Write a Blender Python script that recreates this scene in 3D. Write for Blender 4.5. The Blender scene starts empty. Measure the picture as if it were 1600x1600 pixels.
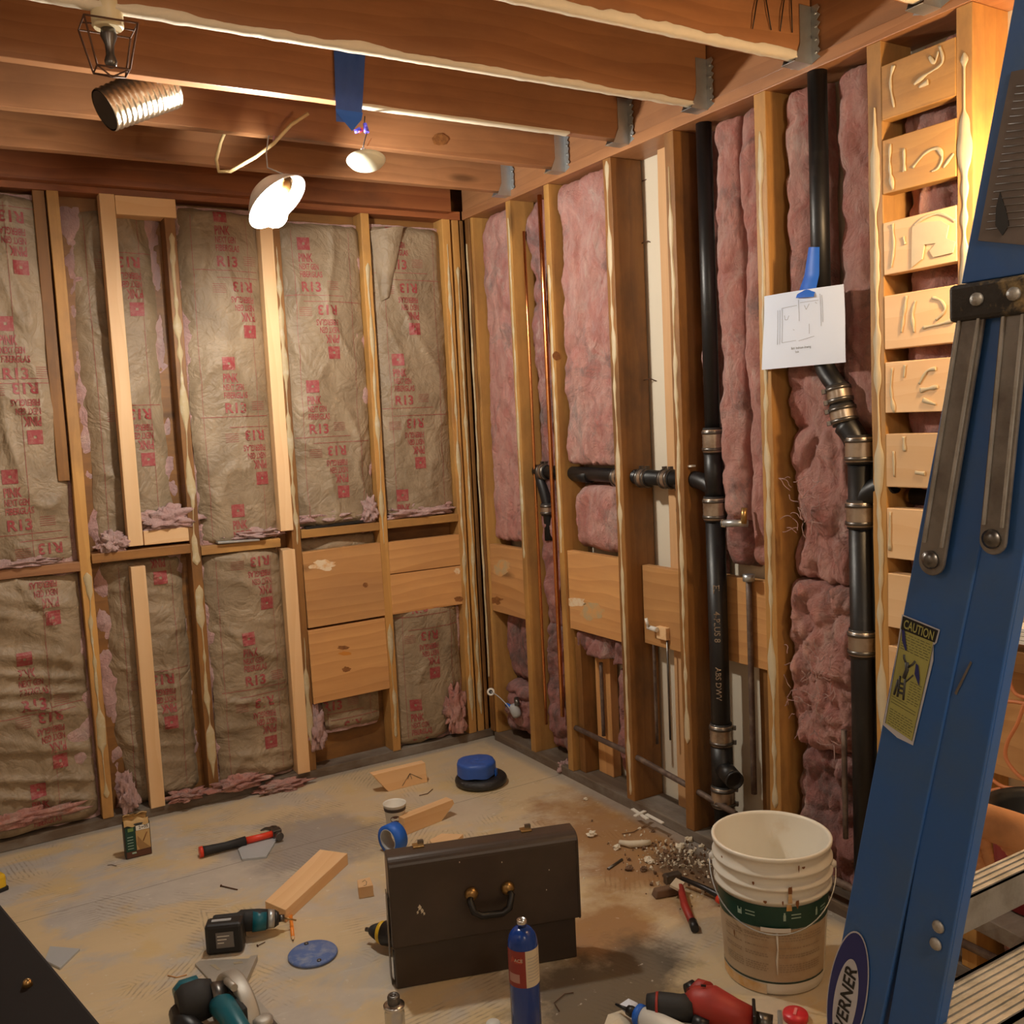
import bpy, bmesh, math, random
from mathutils import Vector, Matrix, Euler, noise
V = Vector
sc = bpy.context.scene
COL = sc.collection
PI = math.pi

# ---------------------------------------------------------------- camera
YAW, PIT, ROL, FPX = .5373, .0924, -.0483, 1515.25
CAM = V((-2.1682, -3.9532, 1.4886))
_f = V((math.sin(YAW)*math.cos(PIT), math.cos(YAW)*math.cos(PIT), -math.sin(PIT)))
_r0 = V((math.cos(YAW), -math.sin(YAW), 0)); _u0 = _r0.cross(_f)
_r = math.cos(ROL)*_r0 + math.sin(ROL)*_u0
_u = -math.sin(ROL)*_r0 + math.cos(ROL)*_u0
cd = bpy.data.cameras.new('camera'); cam = bpy.data.objects.new('camera', cd); COL.objects.link(cam)
cd.sensor_width = 36; cd.lens = 36*FPX/1600; cd.clip_start = .02
cam.matrix_world = Matrix(((_r.x, _u.x, -_f.x, CAM.x), (_r.y, _u.y, -_f.y, CAM.y), (_r.z, _u.z, -_f.z, CAM.z), (0, 0, 0, 1)))
sc.camera = cam

# ---------------------------------------------------------------- world, lights, exposure
sc.view_settings.view_transform = 'Standard'; sc.view_settings.look = 'None'
sc.view_settings.gamma = 1; sc.view_settings.use_curve_mapping = False
sc.view_settings.exposure = 0.0
w = bpy.data.worlds.new('world'); sc.world = w; w.use_nodes = True
w.node_tree.nodes['Background'].inputs[0].default_value = (.9, .75, .6, 1)
w.node_tree.nodes['Background'].inputs[1].default_value = .05

def lamp(name, loc, power, col, r):
    l = bpy.data.lights.new(name, 'POINT'); l.energy = power; l.color = col; l.shadow_soft_size = r
    o = bpy.data.objects.new(name, l); o.location = loc; COL.objects.link(o); return o
BULB_W = 880.0      # emission strength of the bare bulb in the clamp lamp
lamp('rear_fill', (-1.5, -4.6, 2.25), 42, (1, .84, .66), .16)     # added fill lamp behind the camera, stands for no known fixture
lamp('left_fill', (-2.75, -3.0, 2.2), 8, (1, .86, .72), .16)  # second added fill lamp, out of view to the left

# ---------------------------------------------------------------- pixel -> point on a real plane of the room
def U(px, py, ax, v):
    d = _f + (px-800)/FPX*_r - (py-800)/FPX*_u
    i = 'xyz'.index(ax); t = (v-CAM[i])/d[i]
    return CAM + t*d
def D(px, py, depth):
    return CAM + depth*(_f + (px-800)/FPX*_r - (py-800)/FPX*_u)

# ---------------------------------------------------------------- objects
def meta(o, label, cat, group=None, kind=None):
    if label: o['label'] = label
    if cat: o['category'] = cat
    if group: o['group'] = group
    if kind: o['kind'] = kind
    return o
def thing(name, label, cat, loc=(0, 0, 0), rot=None, group=None):
    o = bpy.data.objects.new(name, None); COL.objects.link(o)
    o.location = loc; o.empty_display_size = .05
    if rot is not None:
        o.rotation_euler = rot.to_euler() if isinstance(rot, Matrix) else rot
    return meta(o, label, cat, group)
def frame(x, z):
    """rotation whose local X is x and local Z is close to z"""
    x = V(x).normalized(); z = V(z); z = (z-x*z.dot(x)).normalized(); y = z.cross(x)
    return Matrix((x, y, z)).transposed()

class MB:
    def __init__(s): s.v = []; s.f = []; s.m = []; s.sm = []
    def add(s, vs, fs, mi=0, smooth=False):
        b = len(s.v); s.v += [V(p) for p in vs]
        for f in fs: s.f.append([b+i for i in f]); s.m.append(mi); s.sm.append(smooth)
        return s
    def box(s, c, size, R=None, mi=0, taper=1.0):
        hx, hy, hz = [k/2 for k in size]; vs = []
        for z in (-1, 1):
            k = taper if z > 0 else 1
            for x, y in ((-1, -1), (1, -1), (1, 1), (-1, 1)):
                p = V((x*hx*k, y*hy*k, z*hz)); vs.append(V(c)+(R @ p if R else p))
        return s.add(vs, [(3, 2, 1, 0), (4, 5, 6, 7), (0, 1, 5, 4), (1, 2, 6, 5), (2, 3, 7, 6), (3, 0, 4, 7)], mi)
    def tube(s, pts, r, n=12, mi=0, cap=True, flat=None):
        pts = [V(p) for p in pts]; rs = r if isinstance(r, (list, tuple)) else [r]*len(pts)
        vs = []; fs = []; prev = None
        for i, p in enumerate(pts):
            t = (pts[min(i+1, len(pts)-1)]-pts[max(i-1, 0)]).normalized()
            if prev is None:
                a = V((0, 0, 1)) if abs(t.z) < .9 else V((1, 0, 0))
                prev = (a-t*a.dot(t)).normalized()
            else: prev = (prev-t*prev.dot(t)).normalized()
            q = t.cross(prev)
            for k in range(n):
                a = 2*PI*k/n; o = rs[i]*(math.cos(a)*prev+math.sin(a)*q)
                if flat: o -= V(flat)*o.dot(V(flat))*.55
                vs.append(p+o)
        for i in range(len(pts)-1):
            for k in range(n):
                fs.append((i*n+k, i*n+(k+1) % n, (i+1)*n+(k+1) % n, (i+1)*n+k))
        b = len(s.v); s.add(vs, fs, mi, True)
        if cap:
            L = (len(pts)-1)*n
            s.f += [[b+k for k in range(n)][::-1], [b+L+k for k in range(n)]]; s.m += [mi]*2; s.sm += [False]*2
        return s
    def lathe(s, prof, n=24, M=None, mi=0, caps=(True, True)):
        M = M or Matrix(); vs = []; fs = []
        for r, z in prof:
            for k in range(n):
                a = 2*PI*k/n; vs.append(M @ V((r*math.cos(a), r*math.sin(a), z)))
        for i in range(len(prof)-1):
            for k in range(n): fs.append((i*n+k, i*n+(k+1) % n, (i+1)*n+(k+1) % n, (i+1)*n+k))
        b = len(s.v); s.add(vs, fs, mi, True); L = (len(prof)-1)*n
        if caps[0]: s.f.append([b+k for k in range(n)][::-1]); s.m.append(mi); s.sm.append(False)
        if caps[1]: s.f.append([b+L+k for k in range(n)]); s.m.append(mi); s.sm.append(False)
        return s
    def prism(s, poly, h, M=None, mi=0, smooth=False):
        M = M or Matrix(); n = len(poly)
        vs = [M @ V((x, y, 0)) for x, y in poly]+[M @ V((x, y, h)) for x, y in poly]
        s.add(vs, [tuple(range(n))[::-1], tuple(range(n, 2*n))], mi)
        b = len(s.v)-2*n
        for i in range(n):
            j = (i+1) % n; s.f.append([b+i, b+j, b+n+j, b+n+i]); s.m.append(mi); s.sm.append(smooth)
        return s
    def grid(s, fn, nu, nv, mi=0, flip=False):
        vs = [fn(i/nu, j/nv) for j in range(nv+1) for i in range(nu+1)]; fs = []
        for j in range(nv):
            for i in range(nu):
                a = j*(nu+1)+i; q = (a, a+1, a+nu+2, a+nu+1); fs.append(q[::-1] if flip else q)
        return s.add(vs, fs, mi, True)
    def text(s, st, fn, mi=0, size=1.0, bold=0.0, cx=False):
        """fn maps 2-D text coordinates to a point"""
        vs, fs, wd = text_mesh(st, bold); o = wd/2 if cx else 0
        return s.add([fn((x-o)*size, y*size) for x, y in vs], fs, mi)
    def build(s, name, mats, parent=None, world=False, bevel=0, label=None, cat=None, group=None, kind=None, origin=True, M=None):
        vs = s.v
        if M is not None: vs = [M @ v for v in vs]
        loc = V((0, 0, 0))
        if parent is not None:
            if world:
                P = parent.matrix_basis.inverted(); vs = [P @ v for v in vs]
        elif origin:
            xs = [v.x for v in vs]; ys = [v.y for v in vs]; zs = [v.z for v in vs]
            loc = V(((min(xs)+max(xs))/2, (min(ys)+max(ys))/2, min(zs)))
            vs = [v-loc for v in vs]
        me = bpy.data.meshes.new(name)
        me.from_pydata([tuple(v) for v in vs], [], s.f)
        mats = mats if isinstance(mats, (list, tuple)) else [mats]
        for m in mats: me.materials.append(m)
        me.polygons.foreach_set('material_index', s.m)
        me.polygons.foreach_set('use_smooth', s.sm); me.update()
        o = bpy.data.objects.new(name, me); COL.objects.link(o); o.location = loc
        if parent is not None: o.parent = parent
        if bevel:
            b = o.modifiers.new('bevel', 'BEVEL'); b.width = bevel; b.segments = 2; b.limit_method = 'ANGLE'; b.angle_limit = .7
        return meta(o, label, cat, group, kind)

_tc = {}
def text_mesh(st, bold=0.0):
    k = (st, bold)
    if k not in _tc:
        c = bpy.data.curves.new('t', 'FONT'); c.body = st; c.size = 1; c.offset = bold; c.resolution_u = 3
        o = bpy.data.objects.new('t', c); me = o.to_mesh()
        vs = [(v.co.x, v.co.y) for v in me.vertices]; fs = [tuple(p.vertices) for p in me.polygons]
        o.to_mesh_clear(); bpy.data.objects.remove(o); bpy.data.curves.remove(c)
        wd = max([x for x, y in vs] or [0]); _tc[k] = (vs, fs, wd)
    return _tc[k]

# ---------------------------------------------------------------- materials
class NT:
    def __init__(s, name):
        s.m = bpy.data.materials.new(name); s.m.use_nodes = True; s.t = s.m.node_tree
        s.b = s.t.nodes['Principled BSDF']; s.tc = None
    def n(s, ty, ins=None, **kw):
        x = s.t.nodes.new('ShaderNode'+ty)
        for k, v in kw.items(): setattr(x, k, v)
        for k, v in (ins or {}).items(): s.put(x.inputs[k], v)
        return x
    def put(s, sock, v):
        if isinstance(v, bpy.types.NodeSocket): s.t.links.new(v, sock)
        elif isinstance(v, bpy.types.Node): s.t.links.new(v.outputs[0], sock)
        elif isinstance(v, (tuple, list)) and len(v) == 3 and sock.type == 'RGBA': sock.default_value = (*v, 1)
        else: sock.default_value = v
    def co(s, scale=(1, 1, 1), rand=True, kind='Object'):
        if s.tc is None:
            t = s.n('TexCoord'); s.tc = t.outputs[kind]
            if rand:
                r = s.n('ObjectInfo'); ml = s.n('Math', {0: r.outputs['Random'], 1: 61.0}, operation='MULTIPLY')
                a = s.n('VectorMath', {0: s.tc, 1: ml}, operation='ADD'); s.tc = a.outputs[0]
                s.rand = r.outputs['Random']
        return s.n('Mapping', {'Vector': s.tc, 'Scale': V(scale)}).outputs[0]
    def noise(s, scale, detail=4, rough=.55, vec=None, dist=0):
        return s.n('TexNoise', {'Vector': vec or s.co(), 'Scale': scale, 'Detail': detail, 'Roughness': rough, 'Distortion': dist}).outputs[0]
    def ramp(s, fac, stops):
        r = s.n('ValToRGB', {0: fac}); e = r.color_ramp.elements
        while len(e) < len(stops): e.new(.5)
        for x, (p, c) in zip(e, stops):
            x.position = p; x.color = (*c, 1) if isinstance(c, (tuple, list)) else (c, c, c, 1)
        return r.outputs[0]
    def mix(s, fac, a, b, mode='MIX'):
        x = s.n('Mix', data_type='RGBA', blend_type=mode); s.put(x.inputs[0], fac); s.put(x.inputs[6], a); s.put(x.inputs[7], b)
        return x.outputs[2]
    def math(s, op, a, b=0.0): return s.n('Math', {0: a, 1: b}, operation=op).outputs[0]
    def bump(s, h, strength=.3, dist=.01, nrm=None):
        i = {'Height': h, 'Strength': strength, 'Distance': dist}
        if nrm is not None: i['Normal'] = nrm
        return s.n('Bump', i).outputs[0]
    def out(s, color=None, rough=None, metal=None, normal=None, **kw):
        if color is not None: s.put(s.b.inputs['Base Color'], color)
        if rough is not None: s.put(s.b.inputs['Roughness'], rough)
        if metal is not None: s.put(s.b.inputs['Metallic'], metal)
        if normal is not None: s.put(s.b.inputs['Normal'], normal)
        for k, v in kw.items(): s.put(s.b.inputs[k], v)
        return s.m

def wood(name, c1, c2, rough=.6, dirt=None, damt=.5, knots=True, ring=.5, fine=.5):
    t = NT(name)
    big = t.noise(2.2, 3, .5, t.co((.7, 4, 4)))
    off = t.n('VectorMath', {0: t.co((.30, 1, 1)), 1: V((0, 3.1, 2.3))}, operation='ADD').outputs[0]
    wv = t.n('TexWave', {'Vector': off, 'Scale': 9.0, 'Distortion': 11.0, 'Detail': 2.0, 'Detail Scale': .45}, wave_type='RINGS', rings_direction='X', wave_profile='SAW').outputs[0]
    fn = t.noise(34, 5, .65, t.co((.06, 1, 1)))
    f = t.math('ADD', t.math('MULTIPLY', wv, ring*.55), t.math('MULTIPLY', fn, fine))
    f = t.math('ADD', f, t.math('MULTIPLY', big, .7))
    col = t.ramp(f, [(.28, c1), (.98, c2)])
    if knots:
        vo = t.n('TexVoronoi', {'Vector': t.co((1.5, 6, 6)), 'Scale': 1.0, 'Randomness': 1.0}).outputs[0]
        kn = t.ramp(vo, [(.04, 1.0), (.13, 0.0)])
        col = t.mix(t.math('MULTIPLY', kn, .75), col, tuple(k*.28 for k in c2))
    if dirt:
        dn = t.ramp(t.noise(5, 6, .65, t.co((.5, 1, 1))), [(.44, 0.0), (.66, 1.0)])
        col = t.mix(t.math('MULTIPLY', dn, damt), col, dirt)
    hv = t.n('HueSaturation', {'Color': col, 'Value': t.math('ADD', t.math('MULTIPLY', t.rand, .26), .87)}).outputs[0]
    return t.out(hv, rough, 0, t.bump(f, .25, .004))

def plain(name, c, rough=.5, metal=0.0, var=.12, scale=14, bump=0.0, c2=None, thr=(.5, .65), **kw):
    t = NT(name); nz = t.noise(scale, 5, .6)
    if c2 is None:
        col = t.mix(nz, tuple(k*(1-var) for k in c), tuple(min(1, k*(1+var)) for k in c))
    else: col = t.mix(t.ramp(nz, [(thr[0], 0.0), (thr[1], 1.0)]), c, c2)
    nrm = t.bump(t.noise(scale*3, 6, .7), bump, .004) if bump else None
    return t.out(col, rough, metal, nrm, **kw)

M = {}
M['fir'] = wood('old_fir', (.48, .235, .105), (.28, .12, .05), .42, (.19, .09, .05), .40, ring=.35)
M['firdark'] = wood('dark_fir', (.42, .15, .05), (.25, .075, .025), .5, (.10, .045, .025), .5)
M['stud'] = wood('aged_stud', (.66, .37, .11), (.42, .20, .05), .55, (.18, .09, .04), .5, ring=.3)
M['studbrown'] = wood('brown_stained_stud', (.36, .165, .04), (.18, .075, .02), .55, (.07, .033, .015), .6, ring=.3)
M['pine'] = wood('fresh_pine', (.86, .60, .34), (.72, .42, .19), .55, None, ring=.35, fine=.3)
M['board'] = wood('fir_board', (.74, .41, .16), (.52, .25, .085), .5, (.40, .21, .10), .3, ring=.55)
M['plate'] = wood('dirty_plate', (.20, .14, .09), (.11, .075, .05), .8, (.32, .29, .25), .75, knots=False)
M['ply'] = wood('plywood_panel', (.62, .38, .19), (.50, .28, .13), .6, None, knots=False, ring=.2)
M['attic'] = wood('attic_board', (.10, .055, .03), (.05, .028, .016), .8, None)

def mk_floor():
    t = NT('subfloor'); t.co(rand=False)
    P = t.tc
    base = t.mix(t.noise(3, 6, .6, t.co((1, 2.5, 1))), (.68, .54, .33), (.54, .43, .275))
    # grey thinset smears over the plywood
    g = t.noise(2.3, 7, .62, t.co((1, 1.6, 1)), .6)
    gm = t.ramp(g, [(.46, 0.0), (.56, 1.0)])
    sep = t.n('SeparateXYZ', {0: P}); X, Y = sep.outputs[0], sep.outputs[1]
    # more of the grey on the left half of the room, more bare ply on the right
    side = t.ramp(t.n('MapRange', {0: X, 1: -2.2, 2: -.4}).outputs[0], [(.0, .95), (1., .35)])
    gm = t.math('MULTIPLY', gm, side)
    col = t.mix(gm, base, t.mix(t.noise(14, 5, .6), (.34, .335, .345), (.58, .56, .53)))
    col = t.mix(t.math('MULTIPLY', t.ramp(t.noise(6, 4, .5), [(.56, 0.0), (.66, 1.0)]), .55), col, (.60, .44, .19))
    # trowel ridges in patches of varied direction
    pat = t.n('TexVoronoi', {'Vector': t.co((2.2, 2.2, 2.2)), 'Scale': 1.0})
    rot = t.n('VectorRotate', {'Vector': P, 'Angle': t.math('MULTIPLY', t.n('SeparateXYZ', {0: pat.outputs[1]}).outputs[0], 3.1)}, rotation_type='Z_AXIS').outputs[0]
    wv = t.n('TexWave', {'Vector': rot, 'Scale': 20.0, 'Distortion': 2.4, 'Detail': 2.0}, wave_type='BANDS', bands_direction='X').outputs[0]
    msk = t.ramp(t.noise(3.4, 4, .6, t.co((1, 1, 1))), [(.49, 0.0), (.58, 1.0)])
    ln = t.math('MULTIPLY', t.ramp(wv, [(.62, 0.0), (.86, 1.0)]), msk)
    ln = t.math('MULTIPLY', ln, t.ramp(t.noise(30, 3), [(.4, 0.2), (.6, 1.0)]))
    col = t.mix(t.math('MULTIPLY', ln, .6), col, (.24, .19, .13))
    stk = t.ramp(t.noise(16, 6, .7, t.co((.35, 1.6, 1)), .8), [(.60, 0.0), (.70, 1.0)])
    col = t.mix(t.math('MULTIPLY', stk, .38), col, (.62, .60, .55))
    # water stains and old mastic along the right wall and in front of the case
    def blob(cx, cy, r, sy=1.0):
        dx = t.math('SUBTRACT', X, cx); dy = t.math('MULTIPLY', t.math('SUBTRACT', Y, cy), sy)
        d = t.math('SQRT', t.math('ADD', t.math('MULTIPLY', dx, dx), t.math('MULTIPLY', dy, dy)))
        d = t.math('ADD', d, t.math('MULTIPLY', t.math('SUBTRACT', t.noise(5, 6, .65), .5), r*1.7))
        return t.n('MapRange', {0: d, 1: r, 2: r*.55, 3: 0.0, 4: 1.0}).outputs[0]
    stain = t.math('MAXIMUM', blob(-.10, -1.40, .42, .6), blob(-.62, -1.75, .20))
    col = t.mix(t.math('MULTIPLY', stain, .8), col, (.30, .135, .035))
    dark = t.math('MAXIMUM', blob(-.80, -2.0, .27), t.math('MAXIMUM', blob(-.62, -1.93, .16), blob(-.06, -1.72, .22, .6)))
    col = t.mix(t.math('MULTIPLY', dark, .88), col, (.085, .065, .045))
    col = t.mix(t.math('MULTIPLY', blob(-1.08, -.62, .30), .6), col, (.22, .20, .20))
    col = t.mix(t.math('MULTIPLY', blob(-1.32, -.52, .14, 1.6), .55), col, (.26, .25, .27))
    edge = t.math('MAXIMUM', t.n('MapRange', {0: Y, 1: -.05, 2: -.02}).outputs[0], t.n('MapRange', {0: X, 1: -.07, 2: -.03}).outputs[0])
    col = t.mix(t.math('MULTIPLY', edge, .7), col, (.30, .28, .26))
    sp = t.ramp(t.noise(42, 3, .5), [(.68, 0.0), (.72, 1.0)])
    col = t.mix(t.math('MULTIPLY', sp, .5), col, (.70, .66, .58))
    # sheet seams
    s1 = t.math('LESS_THAN', t.math('ABSOLUTE', t.math('ADD', Y, .62)), .0022)
    col = t.mix(t.math('MULTIPLY', s1, .6), col, (.16, .13, .10))
    h = t.math('ADD', t.math('MULTIPLY', t.noise(24, 6, .7), .5), t.math('SUBTRACT', t.math('MULTIPLY', gm, .4), t.math('MULTIPLY', ln, .4)))
    return t.out(col, .62, 0, t.bump(h, .35, .006))
M['floor'] = mk_floor()

def mk_kraft():
    t = NT('kraft_paper')
    a = t.noise(5.5, 8, .62, t.co((1, 1, .8)), .8); fine = t.noise(90, 4, .6)
    col = t.ramp(a, [(.3, (.20, .145, .09)), (.7, (.40, .305, .20))])
    col = t.mix(t.math('MULTIPLY', fine, .35), col, (.22, .16, .09))
    r1 = t.math('ABSOLUTE', t.math('SUBTRACT', t.noise(7, 3, .5, None, 1.2), .5))
    r2 = t.math('ABSOLUTE', t.math('SUBTRACT', t.noise(16, 3, .5, None, 1.0), .5))
    h = t.math('ADD', t.math('MULTIPLY', r1, 2.2), r2); h = t.math('ADD', h, t.math('MULTIPLY', fine, .12))
    return t.out(col, .55, 0, t.bump(h, .5, .018)), h
M['kraft'] = mk_kraft()[0]
def mk_print():
    t = NT('red_print')
    col = t.mix(t.ramp(t.noise(60, 4, .7), [(.46, .0), (.76, .7)]), (.30, .045, .05), (.38, .24, .17))
    return t.out(col, .55)
M['print'] = mk_print()
def mk_fluff(name, c1, c2, dirt, damt, d0=.5):
    t = NT(name)
    a = t.noise(9, 10, .72, t.co((1, 1, .55)), .9); b = t.noise(46, 8, .78, t.co((1, 1, .4)), .8)
    col = t.ramp(a, [(.32, c1), (.68, c2)])
    pale = t.ramp(t.noise(7, 9, .7, t.co((1, 1, .6)), 1.2), [(.54, 0.0), (.68, 1.0)])
    col = t.mix(t.math('MULTIPLY', pale, .75), col, (.93, .68, .58))
    dk = t.ramp(t.noise(4.2, 7, .68, None, 1.0), [(d0, 0.0), (d0+.16, 1.0)])
    col = t.mix(t.math('MULTIPLY', dk, damt), col, dirt)
    col = t.mix(t.math('MULTIPLY', t.ramp(b, [(.44, 0.0), (.72, 1.0)]), .38), col, tuple(k*.6 for k in c1))
    h = t.math('ADD', t.math('MULTIPLY', t.noise(14, 8, .72, None, .8), 1.4), t.math('MULTIPLY', b, .5))
    return t.out(col, .95, 0, t.bump(h, 1.0, .034), **{'Sheen Weight': .25})
M['fluff'] = mk_fluff('pink_fibreglass', (.70, .20, .155), (.94, .53, .44), (.20, .13, .12), .78, .53)
M['fluffdirty'] = mk_fluff('dirty_fibreglass', (.46, .13, .11), (.66, .28, .24), (.09, .06, .05), .85, .47)
M['fluffpale'] = mk_fluff('pale_fibreglass', (.78, .42, .40), (.88, .60, .56), (.5, .34, .32), .4, .6)
M['abs'] = plain('black_abs', (.008, .008, .009), .42, 0, c2=(.03, .028, .026), thr=(.6, .85), scale=20, bump=.1)
M['rubber'] = plain('rubber', (.02, .018, .017), .6)
M['band'] = plain('steel_band', (.52, .44, .36), .32, .85, c2=(.28, .20, .14), thr=(.45, .75), scale=18)
M['galv'] = plain('galvanised_steel', (.50, .53, .55), .38, .8, .2, 24)
M['copper'] = plain('copper', (.86, .38, .14), .25, 1.0, c2=(.42, .18, .08), thr=(.5, .8), scale=9)
M['oldpipe'] = plain('old_steel_pipe', (.13, .09, .075), .6, .4, c2=(.25, .19, .15), thr=(.45, .7), scale=22, bump=.3)
M['rust'] = plain('rusty_nail', (.12, .06, .035), .7, .5)
M['glueold'] = plain('old_adhesive', (.50, .40, .23), .6, 0, .15, 20, .3, c2=(.60, .54, .40), thr=(.5, .7))
M['glue'] = plain('dried_adhesive', (.60, .50, .33), .5, 0, .08, 30, .15)
M['cream'] = plain('cream_drywall', (.74, .66, .52), .8, 0, .04, 4)
M['drywall'] = plain('old_drywall', (.62, .54, .44), .85, 0, .06, 3)
M['plaster'] = plain('plaster_remnant', (.68, .61, .48), .85, 0, .1, 20, .4)
M['tape'] = plain('blue_tape', (.015, .13, .62), .5, 0, .12, 20)
M['tapedark'] = plain('blue_tape_shiny', (.03, .10, .42), .42, 0, .2, 16, .2)
M['white'] = plain('white_plastic', (.80, .78, .72), .35, 0, .04, 8)
M['paper'] = plain('paper', (.76, .83, .97), .7, 0, .02, 5)
M['ink'] = plain('pencil_grey', (.30, .31, .33), .7)
M['inkdark'] = plain('dark_ink', (.04, .04, .04), .6)
M['blueladder'] = plain('blue_fibreglass_rail', (.028, .115, .37), .42, 0, c2=(.055, .12, .25), thr=(.42, .8), scale=12, bump=.12)
M['alu'] = plain('dirty_aluminium', (.44, .42, .39), .5, .5, c2=(.30, .28, .24), thr=(.42, .7), scale=26, bump=.3)
M['greyalu'] = plain('stained_grey_bar', (.24, .22, .20), .45, .55, c2=(.12, .10, .09), thr=(.42, .7), scale=18, bump=.2)
M['grime'] = plain('tar_and_grime', (.035, .03, .026), .6, .1, c2=(.45, .32, .14), thr=(.48, .62), scale=30, bump=.5)
M['oldlabel'] = plain('worn_label', (.14, .11, .095), .6, 0, c2=(.24, .20, .18), thr=(.4, .75), scale=9)
M['stickeryellow'] = plain('yellow_sticker', (.40, .39, .12), .5, 0, .12, 30)
M['stickerwhite'] = plain('sticker_border', (.55, .56, .62), .5, 0, .1, 30)
M['navy'] = plain('navy_print', (.02, .025, .16), .5)
M['case'] = plain('brown_enamel_case', (.048, .034, .026), .36, .1, c2=(.075, .052, .04), thr=(.4, .8), scale=5, bump=.05)
M['brass'] = plain('worn_brass', (.42, .26, .10), .35, .9, .25, 40)
M['black'] = plain('black_plastic', (.012, .012, .013), .4)
M['blackrub'] = plain('black_rubber', (.02, .02, .021), .7)
M['sawplate'] = plain('worn_cast_metal', (.46, .43, .38), .52, .6, .15, 18, .1)
M['floorshade'] = plain('dull_floor_tone', (.34, .29, .20), .8)
M['teal'] = plain('teal_plastic', (.004, .12, .17), .38, 0, .12)
M['steel'] = plain('bright_steel', (.62, .60, .57), .26, 1.0, .15, 20)
M['dksteel'] = plain('dark_steel', (.16, .15, .14), .35, .9, .3, 30)
M['red'] = plain('red_plastic', (.36, .03, .022), .5, 0, c2=(.24, .03, .025), thr=(.45, .8))
M['darktable'] = plain('dark_table_top', (.010, .006, .0045), .75, **{'Specular IOR Level': .15})
M['redcoral'] = plain('red_grip', (.72, .05, .02), .4, 0, .1)
M['redcap'] = plain('red_lid', (.72, .035, .05), .35, 0, .06)
M['yellow'] = plain('yellow_plastic', (.75, .48, .02), .4)
M['orange'] = plain('orange_pencil', (.90, .28, .03), .45)
M['cord'] = plain('orange_cord', (.70, .24, .09), .5)
M['greytile'] = plain('grey_tile', (.42, .44, .46), .55, 0, .05, 10)
M['bluedisc'] = plain('dusty_blue_disc', (.10, .17, .42), .6, 0, c2=(.30, .34, .44), thr=(.45, .75), scale=40)
M['romex'] = plain('yellowed_cable', (.62, .50, .26), .55)
M['bluetank'] = plain('blue_enamel', (.008, .05, .30), .22, 0, .06)
M['tankred'] = plain('dark_red_label', (.26, .025, .02), .4)
M['tanklabel'] = plain('cream_label', (.62, .55, .42), .5)
M['leather'] = plain('tan_leather', (.66, .30, .12), .65, 0, c2=(.48, .22, .09), thr=(.5, .75), scale=12, bump=.3)
M['greenlabel'] = plain('green_label', (.006, .052, .036), .45, 0, .2, 20)
M['greentext'] = plain('pale_green_print', (.35, .50, .42), .5)
M['bucketlabel'] = plain('beige_soiled_label', (.52, .41, .28), .55, 0, c2=(.40, .25, .12), thr=(.45, .8), scale=9)
M['bucket'] = plain('white_pail', (.82, .79, .70), .38, 0, c2=(.62, .48, .30), thr=(.62, .85), scale=7)
M['orangestain'] = plain('rust_stained_plastic', (.66, .36, .10), .5, 0, c2=(.76, .62, .42), thr=(.4, .65), scale=14)
M['rustmark'] = plain('rust_drip', (.22, .08, .02), .6)
M['crumb'] = plain('plaster_crumb', (.74, .68, .56), .9, 0, .1)
M['crumbbrown'] = plain('brown_crumb', (.17, .10, .06), .95, 0, .3)
M['foil'] = plain('aluminium_foil', (.66, .60, .50), .22, 1.0, .2, 25, .5)
M['bagfront'] = plain('package_brown', (.33, .19, .075), .5)
M['bagtan'] = plain('package_tan', (.52, .34, .14), .6)
M['violet'] = plain('violet_wire_nut', (.10, .08, .60), .4)
def emis(name, c, s):
    t = NT(name); return t.out(c, .4, 0, None, **{'Emission Color': c, 'Emission Strength': s})
M['bulb'] = emis('lit_bulb', (1, .93, .82), BULB_W)
M['workbulb'] = emis('warm_lit_bulb', (1, .66, .34), 620.0)
# ---------------------------------------------------------------- room shell
H = 2.41       # underside of the top plates
def struct(name, mb, m, **k): return mb.build(name, m, kind='structure', **k)
struct('floor', MB().box((-1.6, -2.45, -.02), (3.6, 5.5, .04)), M['floor'], origin=False)
struct('wall_back', MB().box((-1.6, .102, 1.55), (3.6, .02, 3.1)), M['studbrown'])
struct('wall_right', MB().box((.158, -2.5, 1.55), (.024, 5.2, 3.1)), M['cream'])
struct('wall_left', MB().box((-3.42, -2.5, 1.2), (.04, 5.6, 2.4)), M['drywall'])
struct('wall_front', MB().box((-1.6, -5.22, 1.2), (3.6, .04, 2.4)), M['drywall'])
struct('ceiling', MB().box((-1.6, -2.5, 3.12), (3.7, 5.6, .04)), M['attic'])

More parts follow.
